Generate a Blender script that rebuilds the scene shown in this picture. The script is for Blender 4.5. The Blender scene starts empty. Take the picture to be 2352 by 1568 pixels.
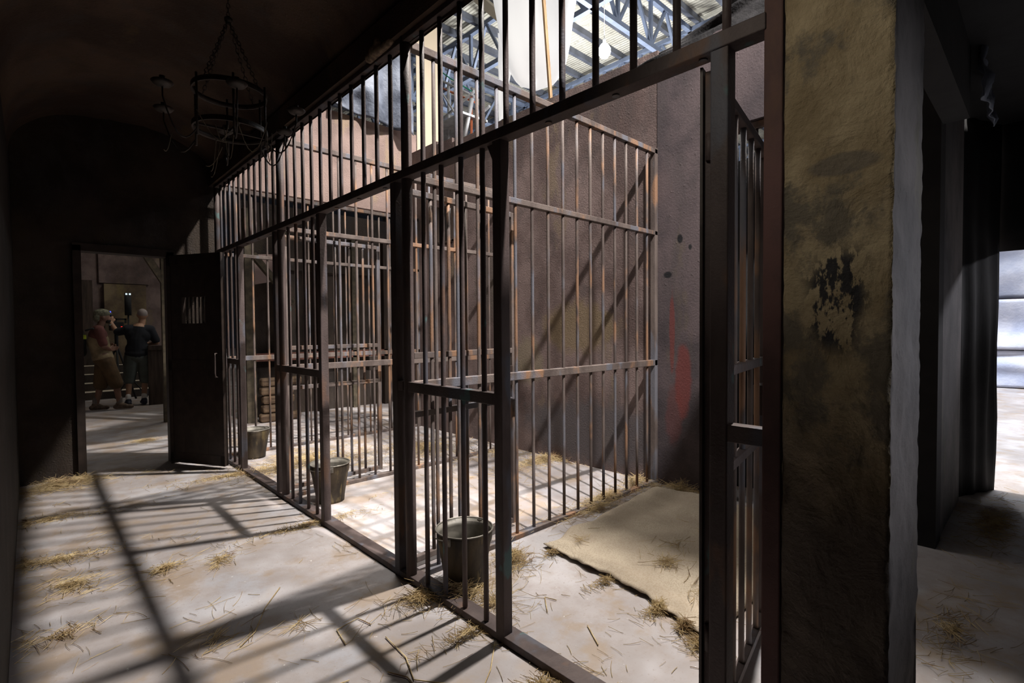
import bpy, bmesh, math, random
from mathutils import Vector, Matrix, noise
PI = math.pi
random.seed(7)
scene = bpy.context.scene
COL = scene.collection

# ------------------------------------------------------------------ camera
CAMZ = 1.35
F, YAW, PITCH, ROLL = 1171.2457, 0.7578, -0.0262, -0.0074
cam_d = bpy.data.cameras.new('camera')
cam = bpy.data.objects.new('camera', cam_d)
COL.objects.link(cam)
f = Vector((math.sin(YAW) * math.cos(PITCH), math.cos(YAW) * math.cos(PITCH), math.sin(PITCH)))
r = Vector((math.cos(YAW), -math.sin(YAW), 0)); u = r.cross(f)
r2 = r * math.cos(ROLL) + u * math.sin(ROLL); u2 = -r * math.sin(ROLL) + u * math.cos(ROLL)
m = Matrix((r2, u2, -f)).transposed().to_4x4(); m.translation = Vector((0, 0, CAMZ))
cam.matrix_world = m
cam_d.sensor_width = 36.0
cam_d.lens = 36.0 * F / 2352
cam_d.clip_start = 0.02
cam_d.clip_end = 200
scene.camera = cam

# ------------------------------------------------------------------ world, exposure
w = bpy.data.worlds.new('world'); scene.world = w; w.use_nodes = True
w.node_tree.nodes['Background'].inputs[0].default_value = (0.55, 0.6, 0.75, 1)
w.node_tree.nodes['Background'].inputs[1].default_value = 0.008
scene.view_settings.view_transform = 'Standard'
scene.view_settings.look = 'None'
scene.view_settings.gamma = 1
scene.view_settings.use_curve_mapping = False
scene.view_settings.exposure = 0.0

# ------------------------------------------------------------------ large lights
def lamp(name, kind, loc, energy, color=(1, 1, 1), size=0.1, aim=None, size_y=None, spot=None, blend=0.3):
    d = bpy.data.lights.new(name, kind); d.energy = energy; d.color = color
    if kind == 'AREA':
        d.size = size
        if size_y: d.shape = 'RECTANGLE'; d.size_y = size_y
    else:
        d.shadow_soft_size = size
    if kind == 'SPOT':
        d.spot_size = spot; d.spot_blend = blend
    o = bpy.data.objects.new(name, d); COL.objects.link(o); o.location = loc
    if aim: o.rotation_euler = (Vector(aim) - Vector(loc)).to_track_quat('-Z', 'Y').to_euler()
    return o
lamp('key_lamp', 'SPOT', (5.8, 1.8, 11.0), 9000, (1.0, 0.94, 0.87), 0.19, (1.6, 2.9, 0), spot=1.15, blend=0.5)
lamp('side_lamp', 'SPOT', (1.95, -1.55, 7.6), 5200, (1.0, 0.94, 0.90), 0.10, (3.2, 3.2, 0.3), spot=0.85, blend=0.4)
lamp('overhead_fill_lamp', 'SPOT', (3.0, 4.9, 8.6), 1250, (1.0, 0.96, 0.9), 0.9, (2.8, 4.5, 0), spot=1.05, blend=0.8)  # added soft fill above the cells, apart from the silk bag
lamp('roof_fill_lamp', 'POINT', (14, 11, 6.0), 2500, (0.95, 0.97, 1.0), 0.5)  # added unseen point that brightens the roof
lamp('roof_fill_lamp', 'POINT', (19, 4, 6.0), 2000, (0.95, 0.97, 1.0), 0.5)  # second added point for the roof
lamp('far_hall_fill_lamp', 'AREA', (3.4, 10.4, 6.2), 50, (1.0, 0.9, 0.75), 1.2, (1.2, 11.6, 0))  # added to lift the far hall, no visible fitting
lamp('daylight_outside', 'SPOT', (11.2, -0.5, 8.5), 7000, (0.92, 0.95, 1.0), 0.8, (11.2, -0.5, 0), spot=1.12, blend=0.05)
lamp('corridor_fill_lamp', 'SPOT', (0.28, 0.80, 2.55), 22, (1.0, 0.93, 0.80), 0.15, (1.50, 0.42, 1.95), spot=1.0, blend=0.9)  # added fill for the pillar face, above the view
lamp('passage_fill_lamp', 'SPOT', (2.6, -2.2, 2.5), 190, (0.95, 0.95, 1.0), 0.4, (1.62, 0.25, 1.35), spot=0.42, blend=0.9)  # added fill for the grey side of the pillar

lamp('wash_fill_lamp', 'SPOT', (3.4, 2.8, 7.2), 380, (1.0, 0.96, 0.9), 0.4, (4.9, 6.8, 5.3), spot=0.95, blend=0.6)  # added wash for the pale wall, tarpaulin, board and silk
lamp('exit_fill_lamp', 'SPOT', (9.0, -3.0, 3.0), 350, (0.95, 0.93, 1.0), 0.15, (4.65, 0.47, 1.45), spot=0.30, blend=0.9)  # added spot through the exit to brighten the grey passage wall

# ------------------------------------------------------------------ materials
class NT:
    def __init__(s, name):
        s.m = bpy.data.materials.new(name); s.m.use_nodes = True
        s.t = s.m.node_tree; s.n = s.t.nodes; s.l = s.t.links
        s.b = s.n['Principled BSDF']
        s.geo = s.n.new('ShaderNodeNewGeometry')
        s.pos = s.geo.outputs['Position']
    def vec(s, sc=(1, 1, 1), off=(0, 0, 0)):
        mp = s.n.new('ShaderNodeMapping'); mp.inputs['Scale'].default_value = sc; mp.inputs['Location'].default_value = off
        s.l.new(s.pos, mp.inputs['Vector']); return mp.outputs[0]
    def noise(s, scale, detail=4, rough=0.55, sc=(1, 1, 1), off=(0, 0, 0), dist=0):
        t = s.n.new('ShaderNodeTexNoise'); t.inputs['Scale'].default_value = scale
        t.inputs['Detail'].default_value = detail; t.inputs['Roughness'].default_value = rough
        t.inputs['Distortion'].default_value = dist
        s.l.new(s.vec(sc, off), t.inputs['Vector']); return t.outputs['Fac']
    def ramp(s, fac, lo, hi, a=0.0, b=1.0):
        t = s.n.new('ShaderNodeMapRange'); t.inputs[1].default_value = lo; t.inputs[2].default_value = hi
        t.inputs[3].default_value = a; t.inputs[4].default_value = b; t.interpolation_type = 'SMOOTHSTEP'
        s.l.new(fac, t.inputs[0]); return t.outputs[0]
    def mix(s, fac, a, b, mode='MIX'):
        t = s.n.new('ShaderNodeMix'); t.data_type = 'RGBA'; t.blend_type = mode
        for i, v in ((0, fac), (6, a), (7, b)):
            if isinstance(v, (int, float)): t.inputs[i].default_value = v
            elif isinstance(v, tuple): t.inputs[i].default_value = (*v, 1)
            else: s.l.new(v, t.inputs[i])
        return t.outputs[2]
    def math(s, op, a, b):
        t = s.n.new('ShaderNodeMath'); t.operation = op
        for i, v in enumerate((a, b)):
            if isinstance(v, (int, float)): t.inputs[i].default_value = v
            else: s.l.new(v, t.inputs[i])
        return t.outputs[0]
    def blob(s, c, rad, soft=0.4):
        """1 inside an ellipsoid at c with radii rad, fading to 0 (a paint mark fixed to the surface)"""
        v = s.vec(tuple(1.0 / q for q in rad), tuple(-a / q for a, q in zip(c, rad)))
        nz = s.n.new('ShaderNodeTexNoise'); nz.inputs['Scale'].default_value = 9
        s.l.new(s.pos, nz.inputs['Vector'])
        ln = s.n.new('ShaderNodeVectorMath'); ln.operation = 'LENGTH'; s.l.new(v, ln.inputs[0])
        d = s.math('ADD', ln.outputs['Value'], s.math('MULTIPLY', nz.outputs['Fac'], 0.6))
        return s.ramp(d, 1.3 - soft, 1.3, 1, 0)
    def finish(s, col, rough=0.8, metal=0.0, bump=None, spec=None):
        if isinstance(col, tuple): s.b.inputs['Base Color'].default_value = (*col, 1)
        else: s.l.new(col, s.b.inputs['Base Color'])
        s.b.inputs['Roughness'].default_value = rough
        s.b.inputs['Metallic'].default_value = metal
        if spec is not None: s.b.inputs['Specular IOR Level'].default_value = spec
        if bump:
            h, st, di = bump
            bn = s.n.new('ShaderNodeBump'); bn.inputs['Strength'].default_value = st; bn.inputs['Distance'].default_value = di
            s.l.new(h, bn.inputs['Height']); s.l.new(bn.outputs[0], s.b.inputs['Normal'])
        return s.m

def M_flat(name, col, rough=0.7, metal=0.0, var=0.25, scale=20, bump=0.0):
    s = NT(name); n = s.noise(scale)
    c = s.mix(s.ramp(n, 0.3, 0.7), tuple(v * (1 - var) for v in col), tuple(min(1, v * (1 + var)) for v in col))
    return s.finish(c, rough, metal, (n, bump, 0.01) if bump else None)

def M_floor():
    s = NT('painted_concrete')
    c = s.mix(s.ramp(s.noise(0.9, 5, 0.6), 0.35, 0.65), (0.25, 0.222, 0.215), (0.365, 0.335, 0.335))
    c = s.mix(s.ramp(s.noise(3.2, 6, 0.65, off=(3, 1, 0)), 0.48, 0.62, 0, 0.8), c, (0.27, 0.205, 0.15))
    c = s.mix(s.ramp(s.noise(2.1, 5, 0.6, off=(9, 4, 0)), 0.54, 0.7, 0, 0.6), c, (0.33, 0.34, 0.38))
    c = s.mix(s.ramp(s.noise(34, 4, 0.6), 0.68, 0.74, 0, 0.7), c, (0.72, 0.70, 0.70))
    c = s.mix(s.ramp(s.noise(11, 6, 0.7, off=(2, 8, 0)), 0.45, 0.7, 0, 0.45), c, (0.25, 0.205, 0.18))
    c = s.mix(s.ramp(s.noise(1.6, 3, 0.6, off=(5, 2, 0)), 0.5, 0.66, 0, 0.5), c, (0.50, 0.49, 0.52))
    c = s.mix(s.ramp(s.noise(60, 3, 0.6), 0.60, 0.68, 0, 0.5), c, (0.24, 0.20, 0.18))
    h = s.noise(40, 5, 0.6)
    return s.finish(c, 0.68, 0, (h, 0.15, 0.01))
def M_iron():
    s = NT('rusty_painted_iron')
    c = s.mix(s.ramp(s.noise(7, 4, 0.6, sc=(1, 1, 0.35)), 0.35, 0.65), (0.055, 0.040, 0.038), (0.085, 0.064, 0.060))
    c = s.mix(s.ramp(s.noise(6, 3, 0.6, sc=(1, 1, 0.4), off=(5, 2, 1)), 0.60, 0.70, 0, 0.6), c, (0.14, 0.075, 0.045))
    c = s.mix(s.ramp(s.noise(5, 3, 0.6, sc=(1, 1, 0.4), off=(1, 7, 3)), 0.56, 0.66, 0, 0.7), c, (0.075, 0.08, 0.10))
    c = s.mix(s.ramp(s.noise(9, 3, 0.6, sc=(1, 1, 0.5), off=(8, 8, 8)), 0.66, 0.72, 0, 0.7), c, (0.07, 0.14, 0.14))
    h = s.noise(90, 3, 0.6)
    return s.finish(c, 0.62, 0.1, (h, 0.4, 0.004), 0.3)
def M_cage():
    """partition bars, paler and more rusted than the front"""
    s = NT('worn_rusted_iron')
    c = s.mix(s.ramp(s.noise(7, 4, 0.6, sc=(1, 1, 0.35)), 0.35, 0.65), (0.08, 0.062, 0.056), (0.14, 0.112, 0.10))
    c = s.mix(s.ramp(s.noise(6, 3, 0.6, sc=(1, 1, 0.35), off=(5, 2, 1)), 0.52, 0.62, 0, 0.75), c, (0.27, 0.15, 0.085))
    c = s.mix(s.ramp(s.noise(5, 3, 0.6, sc=(1, 1, 0.35), off=(1, 7, 3)), 0.52, 0.62, 0, 0.7), c, (0.13, 0.14, 0.17))
    h = s.noise(90, 3, 0.6)
    return s.finish(c, 0.72, 0.0, (h, 0.4, 0.004), 0.25)
def M_wall(name, a, b, bump=0.5, marks=(), stain=(0.05, 0.045, 0.045)):
    s = NT(name)
    c = s.mix(s.ramp(s.noise(1.3, 6, 0.6), 0.38, 0.62), tuple(v * 0.85 for v in a), tuple(v * 1.1 for v in b))
    c = s.mix(s.ramp(s.noise(5, 6, 0.7, sc=(1, 1, 0.6), off=(6, 6, 6)), 0.5, 0.66, 0, 0.35), c, stain)
    c = s.mix(s.ramp(s.noise(2.0, 4, 0.6, sc=(1, 1, 0.22), off=(2, 4, 1)), 0.55, 0.72, 0, 0.55), c, stain)
    c = s.mix(s.ramp(s.noise(3.0, 5, 0.65, sc=(1, 1, 0.4), off=(7, 1, 3)), 0.58, 0.7, 0, 0.5), c, (b[0] * 1.15, b[1] * 1.2, b[2] * 0.8))
    for cen, rad, col, st in marks:
        c = s.mix(s.math('MULTIPLY', s.blob(cen, rad), st), c, col)
    h = s.math('ADD', s.noise(60, 5, 0.65), s.math('MULTIPLY', s.ramp(s.noise(30, 2, 0.5), 0.68, 0.75), 0.6))
    return s.finish(c, 0.75, 0, (h, bump, 0.012), 0.3)
def M_pillar():
    s = NT('ochre_plaster')
    c = s.mix(s.ramp(s.noise(4, 6, 0.62), 0.35, 0.65), (0.22, 0.165, 0.095), (0.40, 0.32, 0.20))
    c = s.mix(s.ramp(s.noise(5, 6, 0.7, sc=(1, 1, 0.8), off=(4, 2, 9)), 0.50, 0.62, 0, 0.85), c, (0.12, 0.105, 0.085))
    zr = s.n.new('ShaderNodeSeparateXYZ'); s.l.new(s.pos, zr.inputs[0])
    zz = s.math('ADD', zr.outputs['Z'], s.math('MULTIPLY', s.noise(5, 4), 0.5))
    c = s.mix(s.ramp(zz, 1.0, 1.45, 0.85, 0), c, (0.085, 0.07, 0.065))  # weaker light on the lower pillar put into the colour
    scuff = s.math('MULTIPLY', s.ramp(s.noise(30, 4, 0.7, sc=(1, 1, 0.45)), 0.47, 0.54), s.blob((1.43, 0.36, 1.42), (0.3, 0.09, 0.17), 0.5))
    c = s.mix(scuff, c, (0.035, 0.033, 0.035))
    c = s.mix(s.math('MULTIPLY', s.blob((1.43, 0.35, 1.74), (0.3, 0.085, 0.03), 0.3), 0.7), c, (0.12, 0.105, 0.09))
    h = s.math('ADD', s.noise(45, 6, 0.65), s.math('MULTIPLY', s.noise(9, 5, 0.6, dist=1.0), 2.0))
    return s.finish(c, 0.8, 0, (h, 0.7, 0.012), 0.2)
def M_bucket():
    s = NT('dirty_galvanised_steel')
    c = s.mix(s.ramp(s.noise(9, 5, 0.6, sc=(1, 1, 0.25)), 0.38, 0.62), (0.075, 0.055, 0.032), (0.022, 0.017, 0.012))
    c = s.mix(s.ramp(s.noise(13, 5, 0.6, sc=(1, 1, 0.3), off=(3, 3, 3)), 0.55, 0.65), c, (0.15, 0.115, 0.055))
    return s.finish(c, 0.6, 0.25, (s.noise(60), 0.2, 0.004))
def M_wood(name, a, b, grain='Z'):
    s = NT(name); sc = {'Z': (8, 8, 0.7), 'X': (0.7, 8, 8), 'Y': (8, 0.7, 8)}[grain]
    n = s.noise(3, 5, 0.6, sc=sc)
    return s.finish(s.mix(s.ramp(n, 0.35, 0.65), a, b), 0.75, 0, (n, 0.4, 0.01), 0.25)
def M_cloth(name, a, b, scale=3, rough=0.85, transl=False, bump=0.3):
    s = NT(name); n = s.noise(scale, 5, 0.6)
    return s.finish(s.mix(s.ramp(n, 0.35, 0.65), a, b), rough, 0, (s.noise(scale * 12, 4), bump, 0.01), 0.2)
def M_burlap():
    s = NT('burlap')
    c = s.mix(s.ramp(s.noise(2.5, 5, 0.6), 0.35, 0.65), (0.40, 0.335, 0.26), (0.50, 0.43, 0.335))
    c = s.mix(s.ramp(s.noise(120, 2, 0.5), 0.45, 0.6, 0, 0.4), c, (0.30, 0.235, 0.16))
    return s.finish(c, 0.9, 0, (s.noise(160, 2), 0.4, 0.004), 0.1)
def M_straw():
    s = NT('straw')
    c = s.mix(s.ramp(s.noise(14, 3, 0.6), 0.35, 0.65), (0.33, 0.235, 0.115), (0.56, 0.44, 0.245))
    c = s.mix(s.ramp(s.noise(6, 3, 0.6, off=(3, 3, 3)), 0.55, 0.68), c, (0.20, 0.12, 0.06))
    return s.finish(c, 0.7, 0, None, 0.3)
def M_emit(name, col, st):
    s = NT(name); s.b.inputs['Emission Color'].default_value = (*col, 1); s.b.inputs['Emission Strength'].default_value = st
    return s.finish(col, 0.5)
def M_roof():
    s = NT('foil_insulated_roof_sheet')
    c = s.mix(s.ramp(s.noise(0.8, 5, 0.6), 0.35, 0.65), (0.50, 0.47, 0.38), (0.66, 0.63, 0.54))
    c = s.mix(s.ramp(s.noise(5, 6, 0.7), 0.52, 0.7, 0, 0.7), c, (0.27, 0.25, 0.2))
    wv = s.n.new('ShaderNodeTexWave'); wv.inputs['Scale'].default_value = 2.4; wv.bands_direction = 'X'
    s.l.new(s.pos, wv.inputs['Vector'])
    return s.finish(c, 0.6, 0, (wv.outputs['Fac'], 0.8, 0.05))

FLOOR = M_floor(); IRON = M_iron(); CAGE = M_cage(); PILLAR = M_pillar(); BUCKET = M_bucket(); BURLAP = M_burlap(); STRAW = M_straw()
RED = (0.15, 0.035, 0.03)
BACKW = M_wall('brown_stippled_render', (0.105, 0.072, 0.066), (0.17, 0.125, 0.116), 0.55, marks=(
    ((3.93, 3.2, 1.35), (0.6, 0.55, 0.30), (0.17, 0.125, 0.065), 0.7),
    ((3.93, 3.9, 1.0), (0.6, 0.25, 0.30), (0.22, 0.19, 0.12), 0.5),
    ((3.93, 4.6, 1.9), (0.6, 0.25, 0.6), (0.07, 0.06, 0.05), 0.7),
    ((3.93, 3.0, 0.35), (0.6, 1.2, 0.35), (0.075, 0.07, 0.075), 0.7)))
PANEL = M_wall('grey_mauve_plaster', (0.062, 0.051, 0.056), (0.098, 0.076, 0.079), 0.3, marks=(
    ((3.93, 2.19, 1.30), (0.6, 0.03, 0.40), RED, 0.7), ((3.93, 2.09, 0.90), (0.6, 0.085, 0.38), RED, 0.75),
    ((3.93, 2.17, 0.62), (0.6, 0.10, 0.30), RED, 0.35),
    ((3.93, 2.23, 1.79), (0.6, 0.05, 0.035), (0.012, 0.012, 0.014), 1.0), ((3.93, 2.12, 2.08), (0.6, 0.03, 0.045), (0.012, 0.012, 0.014), 1.0),
    ((3.93, 2.03, 2.0), (0.6, 0.02, 0.03), (0.02, 0.02, 0.022), 1.0)))
PINK = M_wall('pale_brown_render', (0.31, 0.222, 0.20), (0.38, 0.275, 0.248), 0.35, stain=(0.28, 0.2, 0.18))
DARKW = M_wall('dark_plaster', (0.024, 0.017, 0.013), (0.045, 0.032, 0.024), 0.6)  # even dark plaster tone for corridor and hall walls
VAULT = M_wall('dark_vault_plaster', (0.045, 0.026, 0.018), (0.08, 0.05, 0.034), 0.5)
HALLW = M_wall('weathered_hall_plaster', (0.10, 0.07, 0.065), (0.17, 0.125, 0.115), 0.7)
GREYP = M_wall('grey_painted_return', (0.13, 0.125, 0.13), (0.19, 0.175, 0.175), 0.3)
REDIRON = M_wall('red_oxide_steel', (0.07, 0.038, 0.036), (0.11, 0.055, 0.05), 0.15, stain=(0.05, 0.035, 0.035))
SHADEW = M_wall('shaded_black_plaster', (0.009, 0.007, 0.006), (0.018, 0.013, 0.011), 0.6)  # darker copy of DARKW, left wall shade put into the colour
BLACKM = M_flat('black_cloth', (0.012, 0.012, 0.013), 0.85, 0, 0.3, 6, 0.4)
DOORM = M_flat('dark_oiled_iron', (0.030, 0.020, 0.016), 0.55, 0.2, 0.3, 12, 0.2)
ROOF = M_roof()
STEEL = M_flat('blue_grey_truss_paint', (0.20, 0.24, 0.33), 0.5, 0.1, 0.15, 3)
PURL = M_flat('galvanised_purlin', (0.13, 0.14, 0.17), 0.5, 0.2, 0.2, 3)
WHITEC = M_cloth('white_silk', (0.80, 0.79, 0.77), (0.88, 0.87, 0.86), 2, 0.8, bump=0.1)
POLEW = M_wood('pine_pole', (0.30, 0.19, 0.10), (0.45, 0.30, 0.17))
CREAM = M_flat('cream_board', (0.80, 0.68, 0.52), 0.7, 0, 0.06, 1)
TARP = M_cloth('blue_black_tarpaulin', (0.06, 0.07, 0.10), (0.22, 0.25, 0.32), 2.2, 0.5, bump=0.6)
TARPB = M_cloth('black_tarpaulin', (0.01, 0.01, 0.011), (0.025, 0.024, 0.025), 4, 0.8, bump=0.6)
TARPG = M_cloth('pale_grey_blue_tarpaulin', (0.42, 0.46, 0.60), (0.60, 0.62, 0.72), 1.6, 0.6, bump=0.6)
SCAFF = M_flat('scaffold_tube_steel', (0.62, 0.62, 0.63), 0.4, 0.4, 0.15, 8)
ORANGE = M_flat('orange_primer_tube', (0.75, 0.22, 0.10), 0.5, 0, 0.15, 8)
GREENR = M_flat('green_rope', (0.02, 0.35, 0.2), 0.7)
OLIVE = M_flat('olive_plastered_timber', (0.075, 0.06, 0.038), 0.8, 0, 0.4, 12, 0.5)
LOG = M_wood('split_firewood', (0.07, 0.045, 0.03), (0.17, 0.115, 0.07), 'X')
DWOOD = M_wood('dark_timber', (0.03, 0.022, 0.017), (0.065, 0.045, 0.035))
STONE = M_flat('pale_step_stone', (0.55, 0.48, 0.38), 0.8, 0, 0.3, 5, 0.3)
CHANI = M_flat('blackened_wrought_iron', (0.035, 0.026, 0.022), 0.55, 0.3, 0.4, 30, 0.3)
COBW = M_flat('dusty_fibre', (0.20, 0.16, 0.11), 0.9)
GLASSB = M_emit('lit_bulb_glass', (0.9, 0.95, 1.0), 60)

# ------------------------------------------------------------------ mesh helpers
def bm_box(bm, x0, x1, y0, y1, z0, z1, mat=None, M=None):
    vs = [bm.verts.new((x, y, z)) for x in (x0, x1) for y in (y0, y1) for z in (z0, z1)]
    if M: 
        for v in vs: v.co = M @ v.co
    q = [(0, 1, 3, 2), (4, 6, 7, 5), (0, 4, 5, 1), (2, 3, 7, 6), (0, 2, 6, 4), (1, 5, 7, 3)]
    return [bm.faces.new([vs[i] for i in t]) for t in q]
def bm_bar(bm, a, b, w, h=None, seg=None):
    """rectangular bar (w horizontal-ish, h the other) or round tube when seg given"""
    a, b = Vector(a), Vector(b); d = (b - a); L = d.length; d.normalize()
    up = Vector((0, 0, 1)) if abs(d.z) < 0.95 else Vector((0, 1, 0))
    s = d.cross(up).normalized(); t = s.cross(d).normalized()
    h = h or w
    if seg: ring = [(math.cos(2 * PI * i / seg) * w / 2, math.sin(2 * PI * i / seg) * w / 2) for i in range(seg)]
    else: ring = [(-w / 2, -h / 2), (w / 2, -h / 2), (w / 2, h / 2), (-w / 2, h / 2)]
    A = [bm.verts.new(a + s * p + t * q) for p, q in ring]; B = [bm.verts.new(b + s * p + t * q) for p, q in ring]
    n = len(ring)
    for i in range(n):
        fc = bm.faces.new((A[i], A[(i + 1) % n], B[(i + 1) % n], B[i])); fc.smooth = bool(seg)
    bm.faces.new(A[::-1]); bm.faces.new(B)
def bm_path(bm, pts, w, seg=8, closed=False):
    pts = [Vector(p) for p in pts]; n = len(pts); rings = []
    for i, p in enumerate(pts):
        if closed: d = pts[(i + 1) % n] - pts[i - 1]
        else: d = pts[min(i + 1, n - 1)] - pts[max(i - 1, 0)]
        d.normalize(); up = Vector((0, 0, 1)) if abs(d.z) < 0.9 else Vector((0.6, 0.8, 0))
        s = d.cross(up).normalized(); t = s.cross(d)
        ww = w[i] if isinstance(w, (list, tuple)) else w
        rings.append([bm.verts.new(p + (s * math.cos(2 * PI * k / seg) + t * math.sin(2 * PI * k / seg)) * ww / 2) for k in range(seg)])
    for i in range(n if closed else n - 1):
        A, B = rings[i], rings[(i + 1) % n]
        for k in range(seg):
            fc = bm.faces.new((A[k], A[(k + 1) % seg], B[(k + 1) % seg], B[k])); fc.smooth = True
    if not closed: bm.faces.new(rings[0][::-1]); bm.faces.new(rings[-1])
def bm_lathe(bm, prof, seg=32, c=(0, 0, 0), caps=(False, False)):
    rings = []
    for rr, z in prof:
        rings.append([bm.verts.new((c[0] + rr * math.cos(2 * PI * k / seg), c[1] + rr * math.sin(2 * PI * k / seg), c[2] + z)) for k in range(seg)])
    for A, B in zip(rings, rings[1:]):
        for k in range(seg):
            fc = bm.faces.new((A[k], A[(k + 1) % seg], B[(k + 1) % seg], B[k])); fc.smooth = True
    if caps[0]: bm.faces.new(rings[0][::-1])
    if caps[1]: bm.faces.new(rings[-1])
def obj(name, bm, mat, parent=None, loc=None, bevel=0):
    me = bpy.data.meshes.new(name)
    bmesh.ops.recalc_face_normals(bm, faces=bm.faces[:])
    bm.to_mesh(me); bm.free()
    for q in (mat if isinstance(mat, (list, tuple)) else [mat]): me.materials.append(q)
    o = bpy.data.objects.new(name, me); COL.objects.link(o)
    if parent: o.parent = parent
    if loc is not None: o.location = loc
    if bevel:
        b = o.modifiers.new('bevel', 'BEVEL'); b.width = bevel; b.segments = 2; b.limit_method = 'ANGLE'
    return o
def tag(o, label=None, cat=None, group=None, kind=None):
    if label: o['label'] = label
    if cat: o['category'] = cat
    if group: o['group'] = group
    if kind: o['kind'] = kind
    return o
def empty(name, loc, label, cat, group=None, rz=0):
    o = bpy.data.objects.new(name, None); COL.objects.link(o); o.location = loc; o.rotation_euler = (0, 0, rz)
    o.empty_display_size = 0.1
    return tag(o, label, cat, group)
def struct(name, bm, mat, label=None, parent=None):
    o = obj(name, bm, mat, parent); o['kind'] = 'structure'
    if label: o['label'] = label
    return o
def box_struct(name, mat, *boxes, label=None):
    bm = bmesh.new()
    for b in boxes: bm_box(bm, *b)
    return struct(name, bm, mat, label)
def cloth_sheet(p00, p10, p01, p11, nu, nv, amp, freq, normal, seed=0, fold=(0, 0)):
    """bilinear sheet with ripples along the normal; returns a bmesh (solid: two layers)"""
    bm = bmesh.new(); P = [Vector(p) for p in (p00, p10, p01, p11)]; N = Vector(normal)
    grids = []
    for off in (0, 0.006):
        g = []
        for i in range(nu + 1):
            row = []
            for j in range(nv + 1):
                a, b = i / nu, j / nv
                p = (P[0] * (1 - a) + P[1] * a) * (1 - b) + (P[2] * (1 - a) + P[3] * a) * b
                d = noise.noise(Vector((a * freq + seed, b * freq * 0.7, seed))) * amp + math.sin(a * fold[0] + b * 2 + seed) * fold[1]
                row.append(bm.verts.new(p + N * (d - off)))
            g.append(row)
        grids.append(g)
    for k, g in enumerate(grids):
        for i in range(nu):
            for j in range(nv):
                q = (g[i][j], g[i + 1][j], g[i + 1][j + 1], g[i][j + 1])
                fc = bm.faces.new(q if k == 0 else q[::-1]); fc.smooth = True
    A, B = grids
    def strip(a, b):
        for i in range(len(a) - 1): bm.faces.new((a[i], b[i], b[i + 1], a[i + 1]))
    strip(A[0], B[0]); strip(A[-1], B[-1]); strip([x[0] for x in A], [x[0] for x in B]); strip([x[-1] for x in A], [x[-1] for x in B])
    return bm
X0, XB, P = 1.464, 3.932, 1.8525
YP = [2.345, 2.345 + P, 2.345 + 2 * P]          # partitions / round posts
ZT, ZC, ZM = 2.16, 2.85, 1.045
#@@STRUCT
# ------------------------------------------------------------------ the setting
box_struct('floor', FLOOR, (-4, 42, -5, 42, -0.1, 0), label='mauve grey concrete floor with brown stains and white flecks')
box_struct('wall_left', SHADEW, (-0.24, -0.09, 0.9, 6.15, 0, 2.75), label='plaster wall at the left edge of the corridor, its shade put into the colour')
# corridor end wall with the doorway (X .33-1.04, z 0-2.11) and vaulted top
E1 = 6.15
bm = bmesh.new()
bm_box(bm, -0.24, 0.33, E1, E1 + 0.12, 0, 3.75)
bm_box(bm, 1.04, 1.50, E1, E1 + 0.12, 0, 3.75)
bm_box(bm, 0.33, 1.04, E1, E1 + 0.12, 2.11, 3.75)
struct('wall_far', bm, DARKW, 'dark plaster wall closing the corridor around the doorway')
bm = bmesh.new()
bm_box(bm, 0.30, 0.36, E1 - 0.03, E1 + 0.14, 0, 2.14); bm_box(bm, 1.02, 1.08, E1 - 0.03, E1 + 0.14, 0, 2.14); bm_box(bm, 0.30, 1.08, E1 - 0.03, E1 + 0.14, 2.09, 2.16)
struct('trim_1', bm, DOORM, 'dark iron frame around the corridor doorway')
box_struct('wall_far_upper', PINK, (1.50, XB + 0.1, 6.2, 6.32, 2.93, 4.08), label='brightly lit pale brown wall above the furthest cell grille')
# vaulted corridor ceiling
bm = bmesh.new(); rows = []
ny, nx = 60, 28
for off in (0, 0.02):
    g = []
    for j in range(ny + 1):
        y = -2.2 + (E1 + 2.2) * j / ny; row = []
        for i in range(nx + 1):
            t = PI * i / nx; cx, rx = 0.685, 0.785 + off
            z = 2.83 + (0.52 + off) * math.sin(t) ** 0.8 if math.sin(t) > 0 else 2.83
            x = cx - rx * math.cos(t)
            d = (noise.noise(Vector((x * 2.3, y * 1.7, 3))) * 0.035 + noise.noise(Vector((x * 9, y * 8, 1))) * 0.012) if off == 0 else 0
            row.append(bm.verts.new((x, y, z + d)))
        g.append(row)
    rows.append(g)
for k, g in enumerate(rows):
    for j in range(ny):
        for i in range(nx):
            fc = bm.faces.new((g[j][i], g[j][i + 1], g[j + 1][i + 1], g[j + 1][i])); fc.smooth = True
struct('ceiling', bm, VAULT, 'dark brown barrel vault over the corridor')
box_struct('trim_2', VAULT, (X0 - 0.05, X0 + 0.03, 0.53, E1, 2.87, 3.02), label='dark beam along the foot of the vault on top of the bars')
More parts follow.
